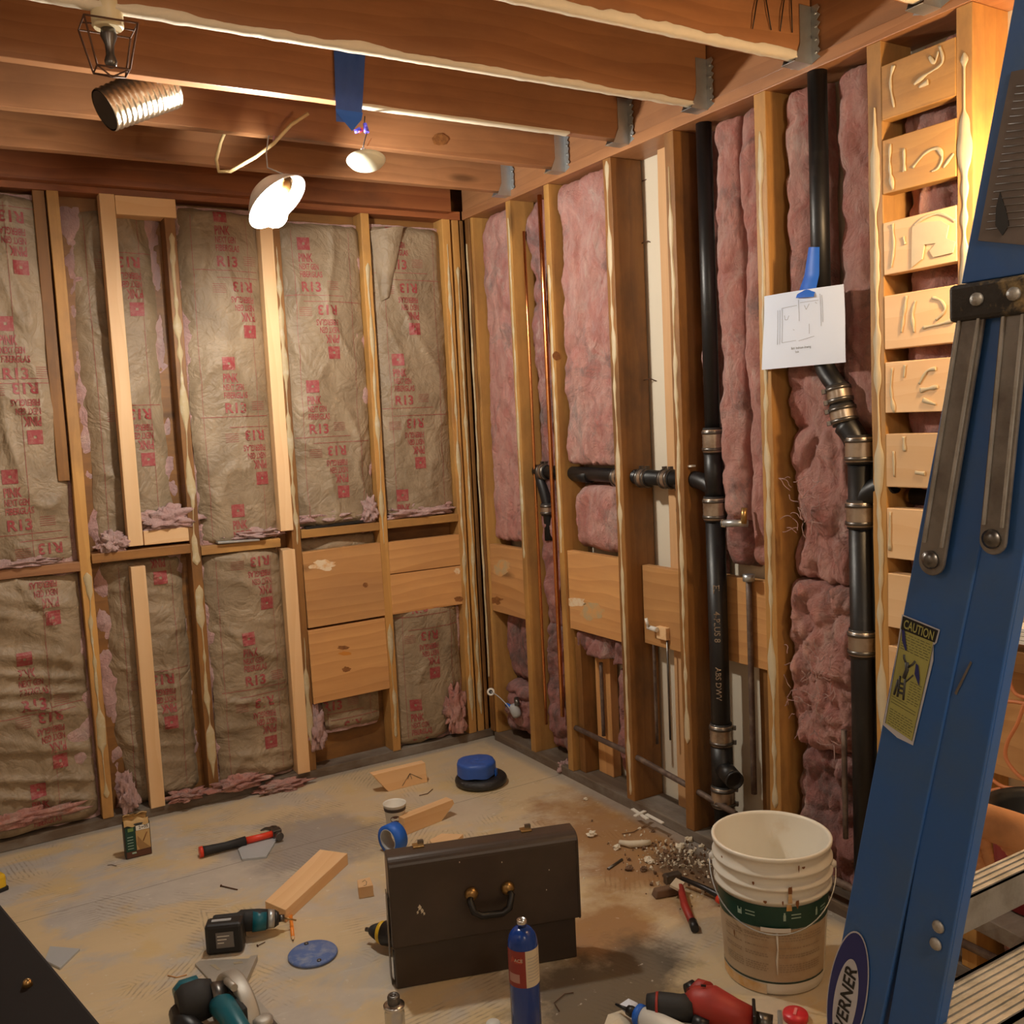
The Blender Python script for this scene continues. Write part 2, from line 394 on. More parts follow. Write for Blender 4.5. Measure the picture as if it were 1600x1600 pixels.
def board(name, c, L, W, T, R, m, label=None, cat='lumber', group=None, bevel=.002, parent=None, world=True, wob=0, seed=0, kind=None):
    """a board with its grain along local X; c is its centre, R its rotation (columns: length, width, thickness)"""
    mb = MB(); n = max(1, int(L/.18)) if wob else 1
    rnd = random.Random(seed); offs = [(rnd.uniform(-wob, wob), rnd.uniform(-wob, wob)) for _ in range(n+1)]
    vs = []; fs = []
    for i in range(n+1):
        x = -L/2+L*i/n; a, b = offs[i]
        for y, z in ((-1, -1), (1, -1), (1, 1), (-1, 1)): vs.append((x, y*W/2+a, z*T/2+b))
    for i in range(n):
        for k in range(4): fs.append((i*4+k, (i+1)*4+k, (i+1)*4+(k+1) % 4, i*4+(k+1) % 4))
    fs += [(0, 1, 2, 3), tuple(n*4+k for k in (3, 2, 1, 0))]
    fs = [f[::-1] for f in fs]
    mb.add(vs, fs)
    me = bpy.data.meshes.new(name); me.from_pydata(vs, [], [f[::-1] for f in fs]); me.materials.append(m)
    bmm = bmesh.new(); bmm.from_mesh(me); bmesh.ops.recalc_face_normals(bmm, faces=bmm.faces); bmm.to_mesh(me); bmm.free()
    o = bpy.data.objects.new(name, me); COL.objects.link(o)
    mw = Matrix.Translation(V(c)) @ R.to_4x4()
    if parent is not None:
        o.parent = parent; mw = parent.matrix_basis.inverted() @ mw
    o.matrix_basis = mw
    if bevel:
        b = o.modifiers.new('bevel', 'BEVEL'); b.width = bevel; b.segments = 2
    return meta(o, label, cat if label else None, group, kind)
RZ = Matrix(((0, 1, 0), (0, 0, 1), (1, 0, 0)))      # length -> z, width -> x, thickness -> y
RZy = Matrix(((0, 0, -1), (0, 1, 0), (1, 0, 0)))     # length -> z, width -> y, thickness -> -x
RX = Matrix.Identity(3)                              # length -> x, width -> y, thickness -> z
RXv = Matrix(((1, 0, 0), (0, 0, -1), (0, 1, 0)))    # length -> x, width -> z
RYv = Matrix(((0, 0, 1), (1, 0, 0), (0, 1, 0)))     # length -> y, width -> z, thickness -> x
RYh = Matrix(((0, -1, 0), (1, 0, 0), (0, 0, 1)))    # length -> y, width -> x, thickness -> z

def bead(axis, a, z0, z1, seed, wid=.010, t=.004, parent=None, name='adhesive_bead', gaps=(), lean=0):
    """dried wall adhesive squeezed along the face of a stud; axis 'x': on the right wall at y=a, 'y': on the back wall at x=a"""
    n = int((z1-z0)/.006); mb = MB(); prev = None
    def P(u, d, z): return V((-d, a-u, z)) if axis == 'x' else V((a+u, -d, z))
    rows = []
    for i in range(n+1):
        z = z1+(z0-z1)*i/n
        nn = min(1, max(0, .42+1.15*noise.noise(V((seed, z*6.5, 0)))+.45*noise.noise(V((seed, z*19, 2)))))
        w = wid*(.14+1.15*nn*nn*(3-2*nn)) * min(1, .15+(z1-z)/.02, .15+(z-z0)/.02)
        c = .006*noise.noise(V((seed+9, z*6, 0)))
        if any(g0 < z < g1 for g0, g1 in gaps): w *= .12
        rows.append([P(c-w, -.002, z), P(c-w*.85, t*.8, z), P(c, t*1.15, z), P(c+w*.85, t*.8, z), P(c+w, -.002, z)])
    vs = [p for r in rows for p in r]; fs = []
    for i in range(n):
        for k in range(4): q = (i*5+k, i*5+k+1, (i+1)*5+k+1, (i+1)*5+k); fs.append(q if axis == 'x' else q[::-1])
    mb.add(vs, fs, 0, True)
    return mb.build(name, M['glue' if (axis == 'x' and a < -.6) else 'glueold'], parent=parent, world=True)

def stud(axis, a, z0, z1, W, T, m, label, seed=1, name='wall_stud', d0=0, beads=None, beadw=.010, group=None, lean=0):
    """W: visible width of the narrow face, T: depth into the wall, a: centre of the narrow face"""
    L = z1-z0
    c = (d0+T/2, a, (z0+z1)/2) if axis == 'x' else (a, d0+T/2, (z0+z1)/2)
    R = RZy if axis == 'x' else RZ
    # RZ: width -> x, thickness -> y ; RZy: width -> y, thickness -> x
    if beads:
        e = thing(name, label, 'stud', (c[0], c[1], z0), group=group)
        board('timber', c, L, W, T, R, m, parent=e, wob=.0012, seed=seed)
        for i, (b0, b1) in enumerate(beads): bead(axis, a, b0, b1, seed+i*3.3, beadw, parent=e)
        return e
    return board(name, c, L, W, T, R, m, label, 'stud', group, wob=.0012, seed=seed)

# sole plates, top plates
board('sole_plate', (-1.6, .047, .019), 3.5, .090, .038, RX, M['plate'], 'dirty grey-brown sole plate on the floor under the kraft-faced wall', 'sole plate', wob=.0015, seed=4)
board('sole_plate', (.071, -2.30, .019), 4.5, .140, .038, RYh, M['plate'], 'grime-covered sole plate on the floor under the plumbing wall', 'sole plate', wob=.0015, seed=5)
board('top_plate', (-1.66, .047, H+.019), 3.3, .090, .038, RX, M['firdark'], 'top plate above the kraft-faced back wall', 'top plate', seed=6)
board('top_plate', (.070, -2.45, H+.019), 4.9, .148, .038, RYh, M['fir'], 'long top plate running over the studs of the plumbing wall', 'top plate', wob=.001, seed=7)
board('rim_beam', (.030, -2.45, H+.038+.135), 4.9, .27, .055, RYv, M['fir'], 'wide fir rim beam the ceiling joists hang from', 'beam', wob=.001, seed=8)

# ---------------------------------------------------------------- back wall framing
SX = [-.0706-.4064*k for k in range(6)]
PB = .038
stud('y', SX[4], PB, H, .040, .089, M['stud'], 'aged stud with a yellowish face, second post from the left of the back wall', 11, beads=[(.12, 1.0)], beadw=.013)
stud('y', SX[4]-.047, 1.35, H, .040, .080, M['studbrown'], 'short brown stud piece at the top left, beside the aged stud', 12, d0=.012)
stud('y', SX[3], PB, H, .040, .089, M['studbrown'], 'aged stud with a ragged cream adhesive strip, left of the lit bulb', 13, beads=[(.98, 2.28), (.10, .9)], beadw=.014)
stud('y', SX[2]+.01, PB, H, .038, .089, M['studbrown'], 'aged stud with peeling adhesive beside the fresh pine stud under the bulb', 14, beads=[(1.02, 2.25), (.15, .62)], beadw=.013)
stud('y', SX[1], PB, H, .038, .089, M['stud'], 'aged stud between the two right-hand kraft batts', 15, beads=[(.10, .62), (.98, 2.2)], beadw=.011)
stud('y', SX[0]-.014, PB, H, .040, .089, M['stud'], 'stud right of the last kraft batt, first of the corner group', 16, beads=[(.10, 2.30)], beadw=.010)
stud('y', SX[0]+.034, PB, H, .032, .080, M['stud'], 'stud between two dark gaps in the middle of the corner group', 17, d0=.004, beads=[(.12, 2.2)], beadw=.009)
stud('y', -.006+.004, PB, H, .016, .075, M['studbrown'], 'thin strip of timber in the very corner of the room', 18, d0=.006)
# fresh studs
for (xt, label, zc, sd) in ((-1.513, 'fresh pale pine stud left of the middle, notched around the blocking', 1.02, 21), (-.914, 'fresh pale pine stud directly below the lit bulb', 1.02, 22)):
    e = thing('new_stud', label, 'stud', (xt, .045, .038), group=None)
    dp = .055 if xt < -1.2 else .09
    board('timber', (xt, dp/2-.010, (zc+.062+H)/2), H-zc-.062, .054, dp, RZ, M['pine'], parent=e, seed=sd)
    board('timber', (xt, dp/2-.010, (.038+zc-.018)/2), zc-.056, .054, dp, RZ, M['pine'], parent=e, seed=sd+1)
board('top_block', (-1.375, .03, 2.372), .22, .085, .070, RX, M['pine'], 'short pine block fixed under the top plate between two studs', 'wood block')
# fire blocking
def block(x0, x1, z, m, label, y0=-.004, th=.036, dep=.088): board('fire_blocking', ((x0+x1)/2, y0+dep/2, z), x1-x0, dep, th, RX, m, label, 'blocking', wob=.0008, seed=int(z*100))
block(-2.6, SX[4]-.021, 1.026, M['fir'], 'orange fir blocking between the studs at the left edge')
block(SX[4]+.021, SX[3]-.022, 1.050, M['studbrown'], 'brown blocking carrying the pale pine scrap', y0=-.012)
block(SX[3]+.021, -.944, 1.035, M['stud'], 'brown blocking with a grey metal strip lying on it')
block(SX[2]+.031, SX[1]-.02, 1.060, M['stud'], 'blocking above the large fir panel, a dark strip lying on it')
block(SX[1]+.02, SX[0]-.035, 1.063, M['stud'], 'blocking above the small stacked fir boards')
board('pine_scrap', (-1.385, .035, 1.108), .19, .060, .056, RX, M['pine'], 'pale pine scrap lying on the blocking left of the middle', 'wood block')
MB().box((-1.12, .004, 1.060), (.17, .05, .008), Matrix.Rotation(.03, 3, 'Y')).build('metal_strip', M['galv'], label='grey metal strip resting on the blocking', cat='metal strip', bevel=.001)
MB().box((-.70, .012, 1.086), (.26, .03, .010), Matrix.Rotation(-.02, 3, 'Y')).build('dark_strip', M['black'], label='thin dark strip lying on the blocking under the pink fluff', cat='strip')
# fir backing boards let in between the studs
def panel(x0, x1, z0, z1, label, seed, y=.016, tilt=0):
    R = Matrix.Rotation(tilt, 3, 'Y') @ RXv
    return board('backing_board', ((x0+x1)/2, y, (z0+z1)/2), x1-x0, z1-z0, .034, R, M['board'], label, 'board', seed=seed, wob=.0)
panel(SX[2]+.032, SX[1]-.019, .658, .985, 'large fir backing board with a white smear, upper of two', 31, tilt=-.012)
panel(SX[2]+.032, SX[1]-.019, .328, .648, 'large fir backing board with a knot slot, lower of two', 32, y=.012, tilt=-.012)
panel(SX[1]+.019, SX[0]-.034, .842, .984, 'narrow fir backing board, upper one beside the corner', 33)
panel(SX[1]+.019, SX[0]-.034, .658, .838, 'fir backing board with a corner knot, lower one beside the corner', 34)

# ---------------------------------------------------------------- kraft-faced batts
def fbm(x, y, z, o=3):
    s = 0; a = 1
    for _ in range(o): s += a*noise.noise(V((x, y, z))); x *= 2.03; y *= 2.03; z *= 2.03; a *= .5
    return s
LOGO = .052
def batt(label, x0, x1, z0, z1, seed, prints=(), hf=0.0, y0=.040, gapL=0.0, gapR=0.0, bulge=.038, group=None, fold=1.0, tornL=0, tornR=0, sag=0):
    W = x1-x0
    e = thing('kraft_insulation_batt', label, 'insulation batt', ((x0+x1)/2, .06, z0))
    def edges(z):
        a = x0+gapL*(.6+.8*abs(noise.noise(V((seed, z*3, 1)))))+.004*noise.noise(V((seed, z*22, 2)))
        b = x1-gapR*(.6+.8*abs(noise.noise(V((seed+4, z*3, 1)))))+.004*noise.noise(V((seed, z*19, 8)))
        if tornL: a += tornL*max(0, 1-(z-z0)/.25)
        if tornR: b -= tornR*max(0, 1-(z-z0)/.25)
        return a, b
    def S(x, z, off=0):
        a, b = edges(z); u = min(max((x-a)/(b-a), 0), 1)
        e1 = min(u, 1-u)*W; y = y0-bulge*(1-math.exp(-e1/.045))
        k = .35+.65*min(1, e1/.05)
        y -= .016*fold*k*fbm(x*4+seed, z*2.2, seed, 2)
        r = 1-abs(noise.noise(V((x*5.5+seed*2, z*3.4+x*3, seed+3)))*2.2)
        y -= .013*fold*k*max(0, r)**4
        if hf: y -= hf*k*(max(0, 1-abs(noise.noise(V((x*1.2+seed, z*13+x*3.0, seed)))*2.4))**2)
        ez = min(z-z0, z1-z); y += .02*max(0, 1-ez/.03)**2
        return V((x, y-off, z))
    def G(u, v):
        z = z0+(z1-z0)*v
        zz = z+(.012*noise.noise(V((u*5, seed, 5))) if (v < .001 or v > .999) else 0)
        a, b = edges(z); p = S(a+(b-a)*u, z); p.z = zz; return p
    mb = MB(); mb.grid(G, int(W/.010), int((z1-z0)/.010))
    def line(xa, za, xb, zb, w=.0011):
        n = max(2, int(max(abs(xb-xa), abs(zb-za))/.012))
        for i in range(n):
            t0, t1 = i/n, (i+1)/n; xs = [xa+(xb-xa)*t for t in (t0, t1)]; zs = [za+(zb-za)*t for t in (t0, t1)]
            if abs(xb-xa) > abs(zb-za): q = [(xs[0], zs[0]-w), (xs[1], zs[1]-w), (xs[1], zs[1]+w), (xs[0], zs[0]+w)]
            else: q = [(xs[0]-w, zs[0]), (xs[0]+w, zs[0]), (xs[1]+w, zs[1]), (xs[1]-w, zs[1])]
            mb.add([S(x, z, .0018) for x, z in q], [(0, 1, 2, 3)], 1)
    for (px, py, up) in prints:
        c = U(px, py, 'y', 0); cx, cz = c.x, c.z; s = 1 if up else -1; h = LOGO/2
        jx = cx-s*h
        def F(X, Z): return S(jx+s*X, cz+s*Z, .0022)
        def ok(X, Z):
            x, z = jx+s*X, cz+s*Z; a, b = edges(z); return a+.004 < x < b-.004 and z0+.012 < z < z1-.008
        n = 5
        for i in range(n):
            for j in range(n):
                X0 = i*LOGO/n; Z0 = -h+j*LOGO/n; d = LOGO/n
                if ok(X0+d/2, Z0+d/2) and not (i in (1, 2, 3) and j == 2 and (i+j) % 2 == 0):
                    q = [F(X0, Z0), F(X0+d, Z0), F(X0+d, Z0+d), F(X0, Z0+d)]
                    mb.add(q, [(0, 1, 2, 3)], 1)
        for st, dz, hh, bo, tw in (('PINK', -.074, .048, .030, .060), ('NEXT GEN', -.106, .034, .022, .082), ('FIBERGLAS', -.138, .034, .022, .096), ('R13', -.197, .056, .028, .086)):
            vs, fs, wd = text_mesh(st, bo)
            for f in fs:
                P = [(vs[k][0]/wd*tw, dz+vs[k][1]*hh) for k in f]
                mX = sum(p[0] for p in P)/len(P); mZ = sum(p[1] for p in P)/len(P)
                if ok(mX, mZ) and ok(*P[0]): mb.add([F(*p) for p in P], [tuple(range(len(P)))], 1)
        xl = (jx-.012) if up else (jx+.012); z_ = cz-s*.213
        a, b = edges(z_)
        if z0+.02 < z_ < z1-.02: line(max(a+.01, cx-.12), z_, min(b-.01, cx+.16), z_)
        # faint small print beside the rating
        for r in range(5):
            zz = cz-s*(.155+.008*r); xa = jx+s*.112; xb = jx+s*.165
            if ok(.12, -(.160+.009*r)) and ok(.16, -(.160+.009*r)): line(min(xa, xb), zz, max(xa, xb), zz, .0008)
    for fx in (.13, .84):
        xx = x0+gapL+(W-gapL-gapR)*fx
        line(xx, z0+.03, xx+.004, z1-.03, .0007)
    mb.build('kraft_facing', [M['kraft'], M['print']], parent=e, world=True)
    # the glass wool behind the paper, showing where the facing has pulled away
    fb = MB()
    def Fw(u, v):
        x = x0-.004+(W+.008)*u; z = z0-.01+(z1-z0+.02)*v; e1 = min(u, 1-u)*W
        y = y0+.008+.02*math.exp(-e1/.012)-.016*fbm(x*16, z*11, seed, 4)-.016*max(0, noise.noise(V((x*4, z*7, seed))))
        ed = .012 if (gapL and u < .2) or (gapR and u > .8) else 0
        return V((x, y-ed*.8, z))
    fb.grid(Fw, int(W/.013), int((z1-z0)/.013))
    fb.build('glass_wool', M['fluffpale'], parent=e, world=True)
    return e, S

F0, F1 = SX[4]+.022, SX[3]-.022
T = 2.385
batt('kraft batt at the left edge above the orange blocking, its print reading R13 and PINK', -2.55, SX[4]-.022, 1.048, T, 3.1,
     [(33, 418, 0), (8, 506, 1), (55, 683, 0), (15, 745, 1), (95, 930, 0)], gapR=.02, fold=1.3)
batt('kraft batt at the left edge below the orange blocking, bunched into horizontal folds', -2.55, SX[4]-.022, .05, 1.005, 7.7,
     [(83, 965, 0), (38, 1030, 1), (95, 1190, 0), (60, 1235, 1)], hf=.022, fold=1.4, gapR=.01)
batt('tall kraft batt behind the left pine stud, above the blocking, pink wool at both edges', F0, F1, 1.07, T-.02, 12.3,
     [(219, 480, 0), (237, 718, 0)], gapL=.045, gapR=.05, fold=1.2, y0=.094, bulge=.030)
batt('kraft batt behind the left pine stud, below the blocking, pink wool showing at its left', F0, F1, .05, 1.03, 16.9,
     [(255, 905, 0), (272, 1133, 0)], gapL=.06, gapR=.025, hf=.008, y0=.094, bulge=.030)
batt('kraft batt right of the ragged stud, above the metal strip, left of the bulb', SX[3]+.022, -.944, 1.055, T, 21.5,
     [(343, 337, 1), (392, 518, 0), (357, 568, 1), (411, 747, 0), (372, 798, 1)], gapL=.012, fold=.9)
batt('kraft batt right of the ragged stud, below the metal strip', SX[3]+.022, -.944, .05, 1.015, 25.2,
     [(417, 942, 0), (388, 998, 1), (425, 1160, 0)], hf=.010, gapL=.012)
batt('kraft batt right of the bulb, torn at its lower left corner', SX[2]+.031, SX[1]-.021, 1.085, T-.03, 31.8,
     [(475, 380, 1), (522, 551, 0), (488, 604, 1), (537, 768, 0)], fold=1.1, gapR=.004)
batt('kraft batt nearest the corner, its top left flap curled over', SX[1]+.021, SX[0]-.036, 1.09, T-.02, 36.4,
     [(612, 348, 1), (648, 514, 0), (622, 562, 1), (658, 723, 0), (630, 774, 1)], gapL=.012, fold=.8)
batt('short kraft batt crumpled between the blocking and the large fir board', SX[2]+.031, SX[1]-.021, .965, 1.035, 41.1, [], fold=1.0, hf=.01, bulge=.018, y0=.062)
batt('kraft batt below the small fir boards beside the corner, pink wool at its lower right', SX[1]+.021, SX[0]-.036, .05, .675, 44.6,
     [(646, 890, 1), (680, 1051, 0), (650, 1102, 1)], gapR=.012, tornR=.09, fold=.8)
batt('short torn kraft batt hanging below the large fir boards', SX[2]+.075, SX[1]-.05, .175, .42, 48.0, [(515, 1045, 1), (568, 1195, 0)], y0=.060, fold=.7, tornL=.03, bulge=.020)

# pink wool pulled out at ledges and edges
def tuft(loc, size, seed, label, m='fluff', cat='insulation scrap', name='pink_wool_tuft', rot=0, group=None):
    mb = MB(); sx, sy, sz = size; R = Matrix.Rotation(rot, 3, 'Z')
    def G(u, v):
        a = u*2*PI; b = (v-.5)*PI
        d = V((math.cos(a)*math.cos(b), math.sin(a)*math.cos(b), math.sin(b)))
        k = 1+.75*fbm(d.x*2.2+seed, d.y*2.2, d.z*2.2, 5)
        p = R @ V((d.x*sx*k, d.y*sy*k, d.z*sz*k)); return V(loc)+V((p.x, p.y, max(p.z, -sz*.8)+sz*.8))
    mb.grid(G, 56, 28)
    return mb.build(name, M[m], label=label, cat=cat, group=group)
tuft((-1.385, .02, 1.135), (.10, .03, .045), 1.2, 'pink wool bulging up behind the pale pine scrap', 'fluffpale')
tuft((-1.60, .005, 1.068), (.055, .03, .04), 3.3, 'pink wool tuft on the brown blocking beside the left pine stud', 'fluffpale')
tuft((-1.06, .012, 1.063), (.10, .03, .022), 5.1, 'pink wool on the blocking beside the grey metal strip', 'fluffpale')
tuft((-.72, .02, 1.098), (.11, .028, .025), 7.6, 'pink wool on the blocking above the large fir panel', 'fluffpale')
tuft((-.535, .01, 1.085), (.035, .03, .055), 8.8, 'pink wool curling up beside the stud at the right end of the dark strip', 'fluffpale')
tuft((-.28, .018, 1.083), (.145, .03, .028), 9.9, 'pink wool along the blocking nearest the corner', 'fluffpale')
tuft((-1.95, .012, 1.046), (.13, .03, .018), 10.4, 'pink wool along the orange blocking at the left edge', 'fluffpale')
tuft((-1.20, -.012, .04), (.11, .035, .028), 11.7, 'pink wool strewn over the sole plate below the middle kraft batt', 'fluff')
tuft((-1.02, -.03, .0), (.10, .04, .018), 12.9, 'pink wool scrap lying on the floor against the middle of the sole plate', 'fluff')
tuft((-1.40, .0, .04), (.07, .03, .02), 13.6, 'pink wool scrap on the sole plate left of the ragged stud', 'fluff')
tuft((-2.02, -.005, .09), (.18, .03, .03), 14.5, 'pink wool roll at the foot of the leftmost batt', 'fluff')
tuft((-1.62, .012, .04), (.03, .03, .08), 15.5, 'pink wool at the foot of the aged stud with the yellowish face', 'fluffpale')
tuft((-.84, .015, .12), (.035, .03, .10), 16.2, 'pink wool hanging left of the short torn batt', 'fluffpale')
tuft((-.175, .0, .06), (.05, .03, .11), 17.2, 'pink wool spilling out at the foot of the corner batt', 'fluff')

# curled flap of kraft paper at the top of the corner batt
mb = MB()
def flap(u, v):
    p = V((-.448+.14*u*(1-.75*v), .0, 2.34-.30*v+.02*u)); p.y = .02-.055*math.sin(u*2.2)*(1-v*.6); p.x += .03*v; return p
mb.grid(flap, 14, 18)
mb.build('paper_flap', M['kraft'], label='curled kraft paper flap at the top of the batt nearest the corner', cat='paper flap')

# ---------------------------------------------------------------- ceiling joists and hangers
JY = [-.415, -.815, -1.205, -1.60, -2.015, -2.41, -2.82, -3.23, -3.65, -4.1]
jl = ['ceiling joist closest to the back wall but one, above the clamp lamp', 'ceiling joist the hanging white dish hangs in front of', 'ceiling joist with the strip of blue tape on it',
      'ceiling joist with a white painted lower edge crossing the top of the picture', 'ceiling joist with cream plaster on its lower edge and dark wires at its right end', 'ceiling joist cut by the top right edge of the picture']
for i, y in enumerate(JY):
    z0 = 2.437; h = .19
    m = M['fir']
    if i < 6: lb = jl[i]
    else: lb = 'ceiling joist out of view, '+('just past the top edge of the picture', 'overhead before the camera', 'directly above the camera', 'behind the camera')[i-6]
    e = thing('ceiling_joist', lb, 'joist', (-1.6, y, z0))
    board('timber', (-1.69, y, z0+h/2), 3.375, h, .040, RXv, m, parent=e, wob=.0015, seed=60+i)
    if i in (2, 3, 4, 5):
        # painted plaster left along the lower edge
        mb = MB(); x0, x1 = ((-1.9, -.06) if i != 2 else (-1.05, -.25))
        n = int((x1-x0)/.012); rows = []
        for k in range(n+1):
            x = x0+(x1-x0)*k/n
            wz = (.007 if i < 4 else .012)*(1+.9*noise.noise(V((x*7, i, 0)))+.5*noise.noise(V((x*30, i, 4))))
            wz += .010*max(0, noise.noise(V((x*4+i, 3, 0)))-.15)*3
            if i == 2: wz = .002+.006*max(0, noise.noise(V((x*9, 1, 1))))
            b = .003*noise.noise(V((x*26, i, 7)))
            rows.append([(x, y-.0225, z0+max(.002, wz)), (x, y-.024, z0-.004+b), (x, y+.004, z0-.006+b), (x, y+.014, z0-.0005)])
        vs = [p for r in rows for p in r]; fs = []
        for k in range(n):
            for q in range(3): fs.append((k*4+q, k*4+q+1, (k+1)*4+q+1, (k+1)*4+q))
        mb.add(vs, fs, 0, True); mb.build('plaster_edge', M['plaster'], parent=e, world=True)
stud_l = thing('ceiling_joist', 'ceiling joist lying against the back wall above its top plate', 'joist', (-1.6, -.03, H))
board('timber', (-1.72, -.025, H+.02+.12), 3.28, .235, .045, RXv, M['firdark'], parent=stud_l, seed=59)

def hanger(y, label):
    e = thing('joist_hanger', label, 'joist hanger', (-.001, y, 2.43), group=None)
    mb = MB(); z0 = -.006; h = .150
    for s in (-1, 1):
        mb.box((-.024, s*.0225, z0+h/2), (.045, .0016, h))
        # nailing flange on the beam with a wavy edge
        n = 14; pts = []
        for k in range(n+1): pts.append((s*(.048+.006*math.cos(k*PI*.9)), z0+.01+(h-.01)*k/n))
        poly = [(s*.0225, z0)]+pts+[(s*.0225, z0+h)]
        if s < 0: poly = poly[::-1]
        Mx = Matrix(((0, 0, 1, -.0035), (1, 0, 0, 0), (0, 1, 0, 0), (0, 0, 0, 1)))
        mb.prism(poly, .0016, Mx)
        # flared foot
        mb.add([(-.046, s*.0235, z0), (-.046, s*.0235, z0+.05), (-.068, s*.0235, z0)], [(0, 1, 2)] if s < 0 else [(2, 1, 0)])
    mb.box((-.036, 0, z0-.001), (.070, .048, .0016))
    mb.build('bracket', M['galv'], parent=e)
    for s in (-1, 1):
        for k in range(4):
            MB().lathe([(.0045, 0), (.0045, .0025), (.002, .0038)], 8, Matrix.Translation((-.004, s*.040, z0+.025+k*.034)) @ Matrix.Rotation(-PI/2, 4, 'Y')).build('nail_head', M['galv'], parent=e)
for y, lb in zip(JY[:6], ('joist hanger nearest the back wall', 'joist hanger behind the hanging white dish', 'joist hanger at the end of the taped joist',
                          'joist hanger above the dark doubled stud', 'joist hanger beside the dark wires', 'joist hanger at the top right edge of the picture')):
    hanger(y, 'galvanised steel '+lb)
# attic members seen between the joists
for i, (x, y, z, L, a, lb) in enumerate(((-.55, -1.3, 2.86, 2.6, 1.25, 'dark attic rafter crossing above the white-edged joist'), (-.28, -1.6, 2.90, 2.4, 1.1, 'dark attic rafter above the beam end, middle one of three'),
                                     (-.06, -1.7, 2.86, 2.2, .95, 'dark attic rafter nearest the rim beam'))):
    board('attic_rafter', (x, y, z), L, .12, .04, Matrix.Rotation(a, 3, 'Z') @ RXv, M['firdark'], lb, 'rafter', seed=90+i)
MB().tube([(-1.6, -1.42, 2.76), (-.9, -1.40, 2.735), (-.3, -1.36, 2.72)], .011, 10).build('conduit', M['galv'], label='thin grey conduit in the attic above the joists', cat='conduit')
# ---------------------------------------------------------------- plumbing wall framing
stud('x', -.030, PB, H, .036, .10, M['studbrown'], 'brown corner stud where the plumbing wall starts', 101, d0=.004, beads=[(.3, 2.3)], beadw=.005)
stud('x', -.062, PB, H, .020, .120, M['stud'], 'narrow stud strip beside the corner, before the first pink batt', 102, d0=.010)
RS = {1: -.400, 2: -.692, 3: -1.093, 4: -1.430, 5: -1.836, 6: -2.238, 7: -2.492}
stud('x', RS[1], PB, H, .036, .12, M['stud'], 'stud with patchy pale paint left of the copper pipes', 103, beads=[(.9, 2.34)], beadw=.008)
stud('x', RS[2], PB, H, .036, .12, M['stud'], 'stud right of the copper pipes, a round knot on its side', 104, beads=[(.95, 2.1)], beadw=.009)
stud('x', RS[3], PB, H, .046, .138, M['studbrown'], 'thick dark brown stud with a yellowish front edge, left of the gap showing cream drywall', 105, beads=[(.06, 2.40)], beadw=.010)
stud('x', RS[4], PB, H, .044, .138, M['studbrown'], 'dark brown stud with a wavy adhesive bead, left of the tall black vent pipe', 106, beads=[(.35, 2.3)], beadw=.010)
stud('x', RS[5], PB, H, .046, .120, M['stud'], 'stud with blobs of cream adhesive between the two black vent pipes', 107, beads=[(.25, 2.3)], beadw=.013)
stud('x', RS[6], PB, H, .044, .120, M['stud'], 'stud with cream adhesive carrying the left ends of the short blocks', 108, beads=[(.15, 2.25)], beadw=.013)
stud('x', RS[7], PB, H, .042, .140, M['stud'], 'stud at the right end of the short blocks, brightly lit on its side', 109, beads=[(1.2, 2.3)], beadw=.017)
stud('x', -2.90, PB, H, .040, .140, M['stud'], 'stud hidden mostly behind the ladder at the right edge', 110)
# studs of the far side of the wall, seen in the open bay
stud('x', -1.290, .04, H, .090, .036, M['ply'], 'flat pine stud at the back of the open bay in front of the cream drywall', 111, d0=.104)
stud('x', -.820, PB, .60, .100, .038, M['board'], 'orange backing stud below the pink remnant, left of the dark stud', 112, d0=.088)
stud('x', -.735, PB, .60, .040, .10, M['studbrown'], 'short brown stud doubled against the knotty stud near the floor', 113, d0=.03)
stud('x', -1.70, PB, .66, .05, .036, M['studbrown'], 'brown backing stud behind the small grey pipe', 114, d0=.104)

def yb(y0, y1, z0, z1, label, x, seed, m='board', th=.034, name='backing_board'):
    return board(name, (x+th/2, (y0+y1)/2, (z0+z1)/2), abs(y1-y0), z1-z0, th, RYv, M[m], label, 'board', seed=seed)
yb(-.378, -.075, .622, .934, 'fir backing board with swirling grain nearest the corner', .012, 121)
yb(-1.065, -.714, .640, .960, 'fir backing board with a grey scuff between the copper pipes and the dark stud', .012, 122)
yb(-1.405, -1.12, .640, .935, 'fir board at the back of the open bay behind the shut-off valves', .072, 123)
yb(-1.81, -1.455, .650, .940, 'fir board at the back of the bay with the black vent pipe', .090, 124)
